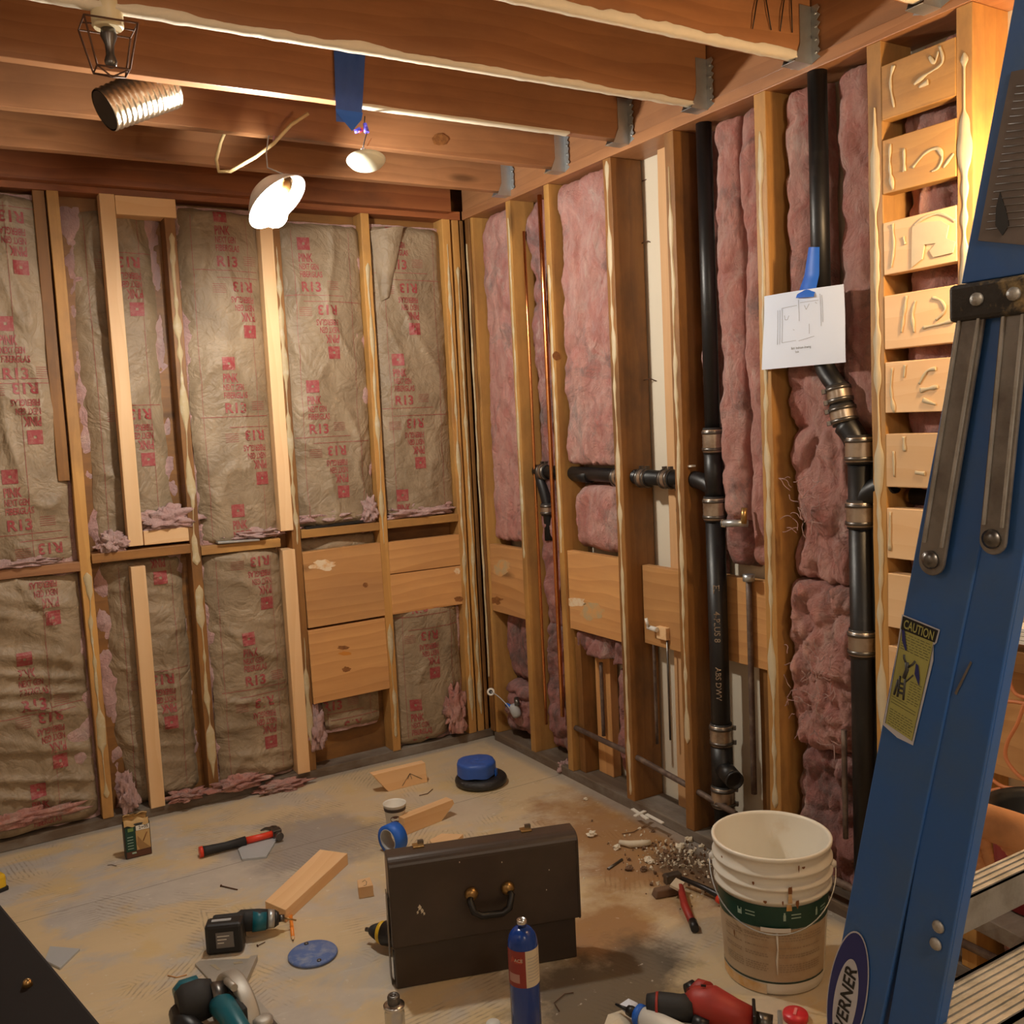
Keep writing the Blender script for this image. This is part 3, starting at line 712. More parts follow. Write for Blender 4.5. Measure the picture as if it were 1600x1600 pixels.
# the ladder of short blocks
zb = [(2.210, 2.345), (2.025, 2.160), (1.822, 1.955), (1.630, 1.768), (1.464, 1.596), (1.270, 1.410), (1.080, 1.214), (.892, 1.038), (.705, .842)]
bl = ['top one with a slanted scribble of adhesive', 'second from the top, two curved glue strokes on it', 'third from the top with a thick looped glue patch', 'fourth from the top, a cream glue smear and loop on it',
      'fifth from the top, beside the ladder rail', 'sixth from the top, above the gap showing a black pipe', 'seventh from the top, pale and half hidden by the ladder', 'eighth from the top, a sliver beside the ladder', 'lowest one visible beside the ladder']
def gl(p, pts, r=.0052):
    mb = MB(); P = [U(x, y, 'x', -.004) for x, y in pts]; Q = []
    for i in range(len(P)-1):
        p0, p1, p2, p3 = P[max(i-1, 0)], P[i], P[i+1], P[min(i+2, len(P)-1)]
        for k in range(6):
            t = k/6; Q.append(.5*((2*p1)+(p2-p0)*t+(2*p0-5*p1+4*p2-p3)*t*t+(3*p1-p0-3*p2+p3)*t**3))
    Q.append(P[-1]); rs = [r*(.45+1.5*abs(noise.noise(q*28+V((3, 1, 2))))) for q in Q]
    mb.tube(Q, rs, 8, flat=(1, 0, 0)); mb.build('adhesive_stroke', M['glue'], parent=p, world=True)
G = {0: [[(1397, 168), (1391, 130), (1396, 102)], [(1428, 132), (1445, 118), (1472, 98), (1468, 72)], [(1452, 88), (1460, 98), (1466, 80)], [(1436, 136), (1450, 128)]],
     1: [[(1395, 296), (1390, 260), (1391, 225)], [(1413, 268), (1412, 232)], [(1426, 262), (1445, 240), (1464, 232), (1472, 245), (1466, 262), (1456, 268)], [(1474, 262), (1490, 240)]],
     2: [[(1392, 418), (1396, 385), (1394, 350)], [(1414, 382), (1411, 370)]],
     3: [[(1408, 520), (1412, 490), (1416, 462)], [(1428, 520), (1425, 490), (1430, 470)], [(1442, 512), (1470, 506), (1490, 500)], [(1456, 465), (1470, 470), (1476, 485), (1462, 500)]],
     4: [[(1397, 645), (1392, 610), (1394, 575)], [(1412, 590), (1414, 570)], [(1436, 600), (1448, 580), (1462, 576)], [(1438, 610), (1465, 604)], [(1442, 625), (1462, 632)]],
     5: [[(1397, 745), (1396, 705)], [(1413, 705), (1412, 682)], [(1430, 738), (1445, 740)]],
     6: [[(1390, 860), (1391, 800)]]}
for i, (a, b) in enumerate(zb):
    e = thing('short_block', 'pine block between studs, '+bl[i], 'wood block', (0, -2.365, a))
    board('timber', (.017, -2.3655, (a+b)/2), .209, b-a, .038, Matrix.Rotation([0, .01, -.01, 0, .01, 0, 0, .01, 0][i], 3, 'X') @ RYv, M['pine'] if i > 1 else M['stud'], parent=e, seed=130+i)
    for s in G.get(i, []): gl(e, s)
    if i == 2:     # broad glue patch
        mb = MB(); P = [(1424, 418), (1425, 355), (1436, 348), (1470, 345), (1482, 352), (1478, 372), (1492, 378), (1488, 395), (1458, 402), (1452, 392), (1462, 380), (1444, 382), (1440, 405)]
        vs = [U(x, y, 'x', -.006) for x, y in P]
        bm = bmesh.new(); bv = [bm.verts.new(v) for v in vs]; f = bm.faces.new(bv); r = bmesh.ops.extrude_face_region(bm, geom=[f])
        for v in [g for g in r['geom'] if isinstance(g, bmesh.types.BMVert)]: v.co.x += .008
        bmesh.ops.triangulate(bm, faces=bm.faces); bmesh.ops.recalc_face_normals(bm, faces=bm.faces); bm.verts.index_update()
        mb.add([v.co.copy() for v in bm.verts], [tuple(v.index for v in f.verts) for f in bm.faces]); bm.free()
        mb.build('adhesive_patch', M['glue'], parent=e, world=True)
        gl(e, [(1428, 352), (1445, 340), (1470, 334), (1492, 345)], .0045)

def decal(label_part, ax, val, cx, cy, rx, ry, m, name, seed=1, n=22, rag=.35):
    """a ragged mark on the face of an object found by part of its label"""
    o = next(o for o in COL.objects if label_part in o.get('label', ''))
    pts = []
    for k in range(n):
        a = 2*PI*k/n; q = 1+rag*noise.noise(V((math.cos(a)*2+seed*3, math.sin(a)*2, seed)))*2
        pts.append(U(cx+rx*q*math.cos(a), cy+ry*q*math.sin(a), ax, val))
    c = sum(pts, V())/n; mb = MB(); f = [(0, (k+1) % n+1, k+1) for k in range(n)]
    mb.add([c]+pts, f); mb.build(name, m, parent=o, world=True)
MK = {'smear': plain('white_smear', (.78, .62, .42), .8, c2=(.70, .40, .17), thr=(.44, .60), scale=30), 'scuff': plain('grey_scuff', (.50, .36, .19), .8, c2=(.64, .35, .13), thr=(.42, .6), scale=26),
      'knot': plain('dark_knot', (.20, .075, .02), .6, c2=(.34, .14, .04), thr=(.4, .7), scale=60), 'pitch': plain('orange_pitch', (.62, .24, .04), .4)}
decal('white smear, upper', 'y', -.0014, 505, 883, 20, 8, MK['smear'], 'white_smear', 2)
decal('white smear, upper', 'y', -.0014, 571, 914, 4, 4, MK['knot'], 'small_knot', 3, rag=.1)
decal('knot slot, lower', 'y', -.0054, 537, 1012, 9, 3, MK['knot'], 'knot_slot', 4, rag=.15)
decal('knot slot, lower', 'y', -.0054, 539, 1021, 10, 3, MK['pitch'], 'pitch_stain', 5, rag=.2)
decal('knot slot, lower', 'y', -.0054, 541, 1046, 7, 4, MK['knot'], 'knot', 6, rag=.25)
decal('corner knot, lower', 'y', -.0014, 717, 936, 7, 4, MK['knot'], 'knot', 7, rag=.15)
decal('corner knot, lower', 'y', -.0014, 714, 893, 5, 5, MK['smear'], 'glue_spot', 8)
decal('grey scuff', 'x', .0114, 896, 941, 16, 7, MK['smear'], 'grey_scuff', 9); decal('grey scuff', 'x', .0114, 926, 956, 19, 13, MK['scuff'], 'grey_scuff', 10)
decal('swirling grain', 'x', .0114, 785, 888, 13, 12, MK['scuff'], 'grey_scuff', 11); decal('swirling grain', 'x', .0114, 775, 938, 9, 6, MK['knot'], 'knot', 12, rag=.3)
decal('round knot on its side', 'y', RS[2]-.0195, 869, 556, 6, 7, MK['knot'], 'knot', 13, rag=.08)
decal('the hanging white dish hangs', 'y', JY[1]-.0212, 688, 218, 13, 9, MK['knot'], 'large_knot', 14, rag=.15)

# ---------------------------------------------------------------- pink wool in the plumbing wall
def wool(label, y0, y1, z0, z1, x, seed, m='fluff', amp=.014, wob=.010, back=.135, rnd=.035, shape=None, res=.008, coarse=1.0):
    """a loose batt standing in a bay: lumpy front, rounded sides, ragged outline"""
    ya, yc = min(y0, y1), max(y0, y1); W = yc-ya; Hh = z1-z0
    def P(s, z):
        sc_ = 1.0; lo, hi = ya, yc
        lo += wob*(.5+noise.noise(V((seed, z*5, 1)))+.5*noise.noise(V((seed, z*17, 1))))
        hi -= wob*(.5+noise.noise(V((seed, z*6, 9)))+.5*noise.noise(V((seed, z*15, 4))))
        if shape:
            a, b = shape((z-z0)/Hh); lo, hi = lo+(hi-lo)*a, hi-(hi-lo)*b
        y = hi+(lo-hi)*s
        e = min(s, 1-s)*(hi-lo); ez = min(z-z0, z1-z)
        X = x+rnd*math.exp(-e/(rnd*.42))+rnd*math.exp(-max(ez, 0)/(rnd*.5))
        X -= amp*(1.2*fbm(y*8*coarse+seed, z*4.6*coarse, seed, 2)+.75*fbm(y*24+seed, z*14, seed, 4))
        cr = 1-abs(noise.noise(V((y*7+seed, z*5*coarse+seed, 3))))*3
        if cr > 0: X += amp*.9*cr*cr
        return V((X, y, z))
    nu, nv = max(6, int(W/res)), max(6, int(Hh/res))
    def Gf(u, v):
        z = z0+Hh*v; p = P(u, z)
        if v in (0.0, 1.0) or u in (0.0, 1.0): p.x = back
        if v < .03: p.z += .012*noise.noise(V((p.y*40, seed, 0)))
        p.z += .004*noise.noise(V((p.y*50, z*50, seed)))
        return p
    mb = MB(); mb.grid(Gf, nu, nv)
    return mb.build('pink_wool_batt', M[m], label=label, cat='insulation batt')
wool('pink wool batt nearest the corner above the swirl-grained board', -.080, -.378, .95, 2.405, .028, 1.7, amp=.010, shape=lambda v: (0, max(0, (v-.93)*2)))
wool('soiled pink wool behind the copper pipes, full height', -.422, -.670, .60, 2.405, .062, 4.1, 'fluffdirty', amp=.018)
wool('soiled purple-pink wool behind the copper pipes near the floor', -.422, -.670, .06, .62, .055, 4.9, 'fluffdirty', amp=.022, coarse=1.6)
wool('wide pink wool batt above the black drain pipe, left of the dark stud', -.715, -1.064, 1.305, 2.405, .014, 7.3, amp=.013)
wool('round pink wool batt below the black drain pipe, above the scuffed board', -.715, -1.064, .965, 1.232, .022, 9.2, amp=.016, rnd=.05, shape=lambda v: (0, .12*(v > .8)*(v-.8)*5))
wool('ragged pink remnant hanging below the scuffed board', -.72, -1.068, .535, .64, .022, 11.5, 'fluffdirty', amp=.02, rnd=.02, coarse=2)
wool('dark red wool low behind the horizontal iron pipe', -.90, -1.064, .06, .50, .075, 12.6, 'fluffdirty', amp=.02)
wool('black-stained wool below the swirl-grained board', -.085, -.375, .30, .62, .060, 14.4, 'fluffdirty', amp=.016)
wool('crumpled pink wool around the shut-off valve at the corner floor', -.100, -.375, .06, .30, .030, 15.3, 'fluffdirty', amp=.03, coarse=2.2)
wool('slim pink wool strip left of the tall black vent pipe', -1.456, -1.535, 1.02, 2.405, .075, 18.2, amp=.012, wob=.006)
wool('grey-tinged wool end below the vent pipe clamp, left side', -1.456, -1.520, .90, 1.24, .062, 19.3, 'fluffdirty', amp=.016, wob=.006)
wool('pink wool column directly right of the tall black vent pipe', -1.575, -1.705, 1.13, 2.405, .035, 21.4, amp=.014)
wool('pink wool column against the stud between the vent pipes', -1.70, -1.812, 1.00, 2.405, .030, 22.6, amp=.012)
wool('black-sooted wool tip around the small brass outlet', -1.575, -1.675, .98, 1.17, .040, 24.0, 'fluffdirty', amp=.02)
wool('pink wool column left of the second vent pipe, above the plan sheet', -1.862, -2.005, 1.60, 2.405, .040, 26.4, amp=.012)
wool('pink wool column right of the second vent pipe', -2.062, -2.214, 1.42, 2.405, .040, 28.1, amp=.011)
wool('big torn pink wool batt left of the lower vent pipe, bulging out', -1.862, -2.13, .97, 1.66, .050, 30.7, amp=.026, coarse=1.5, wob=.012)
wool('big crumpled pink wool batt with pale shreds, lower half of its bay', -1.862, -2.128, .46, .975, .026, 33.5, amp=.030, coarse=1.9, wob=.014)
wool('soot-stained wool at the foot of the bay behind the white pail', -1.865, -2.16, .06, .47, .035, 35.8, 'fluffdirty', amp=.026, coarse=1.6)
wool('pink wool behind the short blocks', -2.263, -2.468, .30, 2.39, .062, 38.8, amp=.02)
wool('pink wool low at the right edge behind the ladder treads', -2.53, -2.86, .06, .46, .03, 41.8, amp=.02)
# shreds of spun glass hanging from the wool
rs = random.Random(5)
for (py0, py1, pz0, pz1, X, k, lb) in ((-1.90, -2.10, .52, .80, -.012, 46, 'pale glass-fibre shreds hanging on the crumpled lower batt'), (-1.88, -2.05, 1.12, 1.30, 0.0, 24, 'pale glass-fibre shreds on the bulging upper batt')):
    mb = MB()
    for _ in range(k):
        p = V((X-rs.random()*.012, rs.uniform(py0, py1), rs.uniform(pz0, pz1))); d = V((rs.uniform(-.3, .3), rs.uniform(-1, 1), rs.uniform(-1, .6))).normalized(); pts = [p]
        for _ in range(7):
            d = (d+V((rs.uniform(-.4, .4), rs.uniform(-.8, .8), rs.uniform(-.8, .8)))*.6).normalized(); p = p+d*.007; p.y = min(py0-.01, max(py1, p.y)); p.x = max(-.045, min(X+.004, p.x)); pts.append(p)
        mb.tube(pts, .0012, 4)
    mb.build('glass_fibre_shreds', M['fluffpale'], label=lb, cat='fibre shreds', kind='stuff')

# ---------------------------------------------------------------- pipes
def axisM(p, d, up=(0, 0, 1)):
    d = V(d).normalized(); a = V(up) if abs(d.dot(V(up))) < .95 else V((1, 0, 0))
    x = (a-d*a.dot(d)).normalized(); y = d.cross(x)
    return Matrix.Translation(V(p)) @ Matrix((x, y, d)).transposed().to_4x4()
def coupling(p, d, r, L, parent):
    """shielded rubber coupling with two worm clamps"""
    A = axisM(p, d)
    c = MB(); c.lathe([(r+.001, -L/2-.006), (r+.004, -L/2-.006), (r+.004, L/2+.006), (r+.001, L/2+.006)], 28, A)
    o = c.build('pipe_coupling', M['rubber'], parent=parent, world=True)
    s = MB(); pr = []
    for k in range(13): z = -L/2+L*k/12; pr.append((r+.0055+(.0012 if k % 2 else 0), z))
    s.lathe(pr, 28, A); s2 = s.build('steel_shield', M['band'], parent=parent, world=True)
    for q in (-1, 1):
        cl = MB(); cl.lathe([(r+.0075, q*L*.36-.005), (r+.0085, q*L*.36-.005), (r+.0085, q*L*.36+.005), (r+.0075, q*L*.36+.005)], 28, A, caps=(False, False))
        tgt = (CAM-V(p)); loc = A.inverted().to_3x3() @ tgt; ang = math.atan2(loc.y, loc.x)+1.45
        cl.box((A @ V(((r+.012)*math.cos(ang), (r+.012)*math.sin(ang), q*L*.36))), (.010, .014, .012), A.to_3x3() @ Matrix.Rotation(ang, 3, 'Z'))
        cl.build('worm_clamp', M['dksteel'], parent=parent, world=True)
def pipe(parent, pts, r, m='abs', name='pipe', n=20): return MB().tube(pts, r, n).build(name, M[m], parent=parent, world=True)
def arc(p0, p1, p2, n=8):
    return [V(p0)*(1-t)**2+V(p1)*2*t*(1-t)+V(p2)*t*t for t in [i/n for i in range(n+1)]]

# vent stack 1
xs, ys = .050, -1.545
e = thing('vent_stack', 'tall black vent pipe with two banded couplings, behind the small steel outlet', 'pipe', (xs, ys, .04))
def Z(py, x=xs, px=1110):  return U(px, py, 'x', x).z
zc1, zc2 = 1.370+.02, 1.175
pipe(e, [(xs, ys, H+.02), (xs, ys, zc1)], .0255)
pipe(e, [(xs, ys, zc1), (xs, ys, zc2)], .031, name='sanitary_tee')
pipe(e, [(xs, ys, zc2), (xs, ys, .04)], .0325)
pipe(e, arc((xs, ys, 1.23), (xs-.005, ys+.02, 1.262), (xs, ys+.125, 1.268)), .029, name='tee_branch')
coupling((xs, ys, 1.395), (0, 0, 1), .028, .075, e); coupling((xs, ys, 1.170), (0, 0, 1), .0325, .072, e)
coupling((xs, ys, .400), (0, 0, 1), .0325, .07, e)
pipe(e, [(xs, ys, .36), (xs, ys, .20)], .037, name='clean_out_tee')
pipe(e, [(xs, ys, .285), (xs-.03, ys-.085, .275)], [.033, .031], name='clean_out_branch')
MB().lathe([(.020, 0), (.031, 0), (.031, .012), (.027, .012), (.024, -.02)], 20, axisM((xs-.03, ys-.085, .275), (-.3, -.85, -.08))).build('clean_out_rim', M['black'], parent=e, world=True)
coupling((xs, ys, .185), (0, 0, 1), .034, .07, e)
mb = MB()
for st, z, hh in (('EL', .92, .030), ('4-PLUS 8', .83, .028), ('ABS DWV', .64, .026)):
    # lettering printed down the pipe
    def fn(x, y, z=z):
        a = -2.35+(y-.012)/.0325; return V((xs+.0331*math.cos(a), ys+.0331*math.sin(a), z-x))
    mb.text(st, fn, 0, hh, .01)
mb.build('pipe_lettering', M['band'], parent=e, world=True)

# vent stack 2 with the offset
xq = .024
A0 = U(1277, 130, 'x', xq); A1 = U(1268, 575, 'x', xq-.01); A2 = U(1338, 672, 'x', xq-.01); A3 = U(1344, 720, 'x', xq)
yv = A0.y
e = thing('vent_stack', 'black vent pipe that jogs right below the plan sheet and drops behind the ladder', 'pipe', (xq, -2.17, .04))
B1 = V((xq, yv, A1.z+.04)); B2 = V((xq-.005, A3.y, A3.z+.05))
pipe(e, [(xq, yv, H+.01), B1], .0265)
el = arc(B1, V((xq, yv, A1.z-.01)), V((xq-.004, yv-.055, A1.z-.055)))
e2 = arc(V((xq-.004, B2.y+.045, B2.z+.05)), V((xq, B2.y, B2.z+.01)), V((xq, B2.y, B2.z-.05)))
pipe(e, el+[e2[0]], .0275, name='upper_elbow')
pipe(e, e2, .034, name='lower_elbow')
dd = (e2[0]-el[-1]); mid = (e2[0]+el[-1])/2; dn = dd.normalized()
coupling(mid-dn*.030, dn, .0275, .045, e); coupling(mid+dn*.028, dn, .030, .045, e)
yq = B2.y
pipe(e, [(xq, yq, B2.z-.05), (xq, yq, .04)], .0335, name='lower_pipe')
def zz(py): return U(1345, py, 'x', xq).z
for py in (702, 803, 1003): coupling((xq, yq, zz(py)), (0, 0, 1), .0335, .068, e)
pipe(e, arc((xq, yq, zz(790)), (xq, yq-.01, zz(768)), (xq+.01, yq-.10, zz(752))), .031, name='wye_branch')

e = thing('branch_pipe', 'short black pipe seen in the gap between two of the pine blocks', 'pipe', (.075, -2.36, 1.20))
pipe(e, [(.078, -2.285, 1.241), (.078, -2.46, 1.241)], .024); pipe(e, [(.078, -2.268, 1.241), (.078, -2.290, 1.241)], .018, 'brass', 'brass_ring')
# horizontal drain with its fittings, passing through the studs
xh = .060
L0 = U(830, 735, 'x', xh+.02); L1 = U(955, 738, 'x', xh); L2 = U(1060, 745, 'x', xh)
zl = 1.262
e = thing('drain_pipe', 'black horizontal drain pipe running through the studs with banded couplings', 'pipe', (xh, -.9, zl-.03))
pipe(e, [(xh, -.44, zl+.012), (xh, -1.42, zl)], .0275)
pipe(e, [(xh, -.72, zl+.002), (xh, -.83, zl)], [.026, .0295], name='pipe_bell')
for y in (-1.02, -1.17, -1.30): coupling((xh, y, zl), (0, 1, 0), .0275, .045, e)
coupling((xh, -.50, zl+.01), (0, 1, 0), .0275, .04, e)
pipe(e, arc((xh, -.455, zl), (xh, -.485, zl-.06), (xh+.01, -.50, zl-.14))+[V((xh+.01, -.505, .98))], .024, name='trap_arm')
coupling((xh+.006, -.50, zl-.15), (0, 0, 1), .024, .04, e)
e = thing('trap_pipe', 'thin black pipe dropping behind the stud with the wavy bead, clamp near its top', 'pipe', (xh, -1.40, .04))
pipe(e, arc((xh, -1.335, zl-.01), (xh-.005, -1.372, zl), (xh, -1.378, zl-.09))+[V((xh, -1.380, .05))], .019)
coupling((xh, -1.379, 1.135), (0, 0, 1), .019, .058, e)
e = thing('drain_drop', 'black drop pipe left of the patchy-painted stud below the drain', 'pipe', (.08, -.34, .9))
pipe(e, [(.05, -.362, 1.28), (.045, -.362, .95)], .012); coupling((.047, -.362, 1.18), (0, 0, 1), .012, .03, e)

# copper and iron lines
def cpipe(label, pts, r, m='copper', name='copper_pipe'):
    return MB().tube(pts, r, 12).build(name, M[m], label=label, cat='pipe')
def py2(px0, py0, px1, py1, x, r, label, m='copper', name='copper_pipe', n=6):
    a = U(px0, py0, 'x', x); b = U(px1, py1, 'x', x); y = (a.y+b.y)/2
    return cpipe(label, [V((x, y, a.z+(b.z-a.z)*k/n)) for k in range(n+1)], r, m, name)
py2(842, 305, 880, 1120, .030, .0095, 'thick bright copper pipe beside the round-knot stud')
py2(822, 360, 850, 1130, .040, .006, 'thin copper pipe left of the thick one')
py2(1012, 940, 1034, 1165, .080, .006, 'thin dark riser with a white clip at the back of the open bay', 'oldpipe', 'iron_pipe')
py2(1170, 900, 1178, 1240, .075, .010, 'grey riser with a collar right of the tall vent pipe', 'oldpipe', 'iron_pipe')
py2(1318, 1140, 1322, 1310, .004, .008, 'slim dark riser low in front of the sooty wool', 'oldpipe', 'iron_pipe')
py2(938, 1035, 944, 1150, .07, .008, 'short dark riser behind the orange backing stud edge', 'oldpipe', 'iron_pipe')
cpipe('horizontal iron pipe running low through the studs', [U(895, 1135, 'x', .02), U(980, 1175, 'x', .02), U(1065, 1222, 'x', .02), U(1150, 1272, 'x', .02)], .0105, 'oldpipe', 'iron_pipe')
cpipe('iron pipe low on the wall behind the white pail', [(-.02, -1.80, .12), (-.02, -2.2, .115), (-.02, -2.6, .11)], .011, 'oldpipe', 'iron_pipe')
# grey riser collar
MB().lathe([(.011, 0), (.019, 0), (.019, .022), (.011, .022)], 16, axisM(U(1170, 908, 'x', .06), (0, 0, 1))).build('pipe_collar', M['galv'], label='galvanised collar at the top of the grey riser', cat='collar')
# stub outlet
p = U(1128, 818, 'x', -.035)
e = thing('stub_outlet', 'small open steel outlet poking out in front of the tall vent pipe', 'pipe outlet', p)
pipe(e, [V(p), V(p)+V((.02, -.045, .002)), V(p)+V((.05, -.062, .0))], [.0125, .0105, .012], 'galv', 'outlet_pipe')
MB().lathe([(.008, -.01), (.0085, .001), (.013, .001), (.0135, -.012)], 16, axisM(p, (-.55, .8, 0)), caps=(False, False)).build('outlet_rim', M['steel'], parent=e, world=True)
pipe(e, [V(p)+V((.035, -.060, .0)), V(p)+V((.04, -.060, .05))], .010, 'brass', 'elbow')
# shut-off valves in the open bay
p = U(1028, 985, 'x', .065)
e = thing('shut_off_valve', 'small white shut-off with a pine cleat in the open bay', 'valve', p)
MB().box(p+V((.004, -.03, -.005)), (.03, .055, .045)).build('cleat', M['pine'], parent=e, world=True, bevel=.002)
pipe(e, [p+V((-.02, .03, .01)), p+V((-.02, -.02, .008))], .009, 'white', 'valve_body')
pipe(e, [p+V((-.03, .03, .045)), p+V((-.03, .02, .02))], .006, 'white', 'handle')
pipe(e, [p+V((0, -.05, .0)), p+V((.0, -.05, -.40))], .004, 'dksteel', 'supply_tube')
# valve near the corner floor
p = U(805, 1110, 'x', -.005)
e = thing('shut_off_valve', 'grimy shut-off valve low in the corner with a blue tag', 'valve', p)
MB().lathe([(.016, -.03), (.022, -.02), (.024, 0), (.02, .02), (.012, .03)], 14, axisM(p, (-.3, .2, 1))).build('valve_body', M['greytile'], parent=e, world=True)
pipe(e, [p+V((-.004, .02, .01)), p+V((-.01, .06, .015))], .009, 'tape', 'blue_tag')
pipe(e, [p+V((.0, -.02, .03)), p+V((.01, .0, .055))], .012, 'dksteel', 'handle')
p0, p1 = U(767, 1081, 'x', -.06), U(802, 1115, 'x', -.02)
e = thing('supply_tube', 'thin bent supply tube ending in a white ring, low in the corner', 'tube', p0)
MB().tube(arc(p0, p0.lerp(p1, .5)+V((0, 0, .03)), p1), .0025, 8).build('tube', M['greytile'], parent=e, world=True)
A = axisM(p0, (CAM-p0)); MB().lathe([(.009, -.006), (.017, -.006), (.018, 0), (.017, .006), (.009, .006), (.009, -.006)], 18, A, caps=(False, False)).build('ring', M['white'], parent=e, world=True)
MB().lathe([(.0092, -.004), (.0092, .0)], 14, A).build('ring_bore', M['black'], parent=e, world=True)
# nails sticking out of the dark stud into the open bay
for i, (px, py) in enumerate(((1003, 283), (1003, 380), (1006, 594))):
    a = U(px, py, 'y', -1.117); MB().tube([a, a+V((.012, -.02, .004)), a+V((.03, -.035, -.006))], .002, 6).build('bent_nail', M['rust'], label='bent nail in the side of the thick dark stud, '+('uppermost', 'middle', 'lowest')[i], cat='nail')
MB().box(U(1075, 728, 'x', .03), (.02, .055, .006)).build('white_shim', M['white'], label='white shim on top of the tee right of the wavy-bead stud', cat='shim')
# ---------------------------------------------------------------- lamps and things hanging from the joists
def ring_pts(c, r, A, n=32): return [A @ V((r*math.cos(2*PI*k/n), r*math.sin(2*PI*k/n), 0)) for k in range(n+1)]
# clamp lamp with its bare lit bulb
bc = D(429, 333, 2.93)
e = thing('clamp_lamp', 'lit clamp lamp with a bare bulb and tilted white reflector, hanging from the joists', 'lamp', bc)
ax = (-.05*_r-.98*_u-.12*_f).normalized()            # bulb points down
axd = (.66*_r-.74*_u-.07*_f).normalized()            # reflector faces down, right and towards the camera
ds = D(430, 312, 3.01)
A = axisM(ds, axd)
prof = [(.020, -.060), (.034, -.058), (.060, -.045), (.088, -.018), (.106, .008), (.110, .010), (.108, .013), (.104, .012), (.085, -.014), (.058, -.040), (.033, -.053), (.020, -.055)]
MB().lathe(prof, 40, A, caps=(False, False)).build('reflector', plain('enamel_reflector', (.82, .82, .80), .3), parent=e, world=True)
sk = D(447, 290, 2.93)
MB().tube([D(450, 282, 2.95), sk, D(441, 303, 2.94)], [.016, .0175, .0175], 20).build('socket', M['brass'], parent=e, world=True)
Bm = axisM(bc, (sk-bc))
bp = [(.001, -.044), (.016, -.041), (.030, -.031), (.038, -.016), (.040, 0), (.037, .014), (.029, .028), (.020, .041), (.015, .052)]
MB().lathe(bp, 28, Bm).build('bulb', M['bulb'], parent=e, world=True)
MB().tube([D(452, 276, 2.96), D(418, 262, 3.0), D(416, 240, 3.05), D(419, 215, 3.1), D(428, 190, 3.12), D(424, 172, 3.15)], .0022, 6).build('lamp_wire', M['greytile'], parent=e, world=True)
# loops of cable
MB().tube([D(384, 150, 3.1), D(372, 165, 3.1), D(356, 195, 3.1), D(345, 222, 3.1), D(338, 250, 3.1), D(342, 268, 3.1), D(360, 268, 3.1), D(400, 245, 3.1), D(428, 224, 3.1), D(455, 195, 3.1), D(482, 177, 3.1)], .0055, 8).build(
    'cable_loop', M['romex'], label='yellowed flat cable looping down beside the clamp lamp', cat='cable')
MB().tube([D(366, 150, 3.2), D(384, 166, 3.2), D(405, 182, 3.2), D(430, 186, 3.2), D(455, 187, 3.2), D(480, 185, 3.2)], .004, 8).build('cable_end', M['romex'], label='short yellowed cable running along the joist above the loop', cat='cable')
mb = MB(); q = random.Random(3)
for k in range(9):
    a = D(388+q.uniform(0, 10), 160+q.uniform(-3, 10), 3.28); b = D(440+q.uniform(-10, 22), 158+q.uniform(-4, 10), 3.28); c = a.lerp(b, .5)+V((0, 0, q.uniform(-.03, .03)))
    mb.tube(arc(a, c, b), .0025, 6)
mb.build('wire_bundle', M['greytile'], label='tangle of grey wires above the clamp lamp', cat='wires')
MB().tube([D(425, 172, 3.2), D(434, 180, 3.2)], [.009, .012], 12).build('red_wire_nut', M['redcap'], label='red wire nut in the tangle of grey wires', cat='wire nut')
MB().tube([D(423, 185, 3.15), D(429, 205, 3.12), D(427, 222, 3.1)], .003, 6).build('pink_wire', plain('pinkish_wire', (.45, .2, .22), .5), label='pinkish wire dropping from the tangle to the lamp cable', cat='wire')

# caged motion light with porcelain body
p = D(168, 34, 2.15)
e = thing('cage_lamp', 'beige lamp holder with a bare wire cage and unlit bulb at the top left', 'lamp', p)
bx = V(p)+V((0, 0, .075))
MB().lathe([(.030, -.075), (.034, -.070), (.034, .06), (.030, .066)], 20, Matrix.Translation(V(p)+V((0, 0, .06)))).build('lamp_holder', plain('ivory_bakelite', (.68, .58, .36), .4), parent=e, world=True)
mb = MB(); z1, z2 = -.010, -.106
top = [V(p)+V((sx*.055, sy*.045, z1)) for sx, sy in ((-1, -1), (1, -1), (1, 1), (-1, 1))]
bot = [V(p)+V((sx*.034, sy*.028, z2)) for sx, sy in ((-1, -1), (1, -1), (1, 1), (-1, 1))]
for L in (top, bot): mb.tube(L+[L[0]], .0022, 6)
for a, b in zip(top, bot): mb.tube([a, b], .0022, 6)
mb.tube([bot[0], V(p)+V((0, 0, z2-.012)), bot[2]], .002, 6); mb.tube([bot[1], V(p)+V((0, 0, z2-.012)), bot[3]], .002, 6)
for s in (-1, 1): mb.tube([V(p)+V((s*.055, 0, z1)), V(p)+V((s*.02, 0, -.008))], .002, 6)
mb.build('wire_cage', M['rust'], parent=e, world=True)
MB().lathe([(.014, -.01), (.018, -.03), (.010, -.05), (.009, -.07), (.014, -.085), (.011, -.096), (.002, -.100)], 16, Matrix.Translation(p)).build('socket_and_bulb', M['dksteel'], parent=e, world=True)
# foil duct end
c = D(200, 158, 2.70); dd = (.80*_r+.66*_u+.60*_f).normalized()
mb = MB(); A = axisM(c, dd); pr = []
for k in range(40): t = k/39; pr.append((.056+.003*math.sin(k*2.1)+.008*t, -.075+.21*t))
mb.lathe(pr, 28, A, caps=(False, False))
e = thing('foil_duct', 'crinkled foil duct with a black open end poking out between the left joists', 'duct', c)
mb.build('foil_tube', M['foil'], parent=e, world=True)
MB().lathe([(.052, -.074), (.052, -.071)], 24, A).build('dark_opening', M['black'], parent=e, world=True)
MB().tube([A @ V((0, 0, .06)), V((c.x+.10, JY[2]+.034, 2.50)), V((c.x+.10, JY[2]+.020, 2.56))], .004, 6).build('hanging_strap', M['galv'], parent=e, world=True)

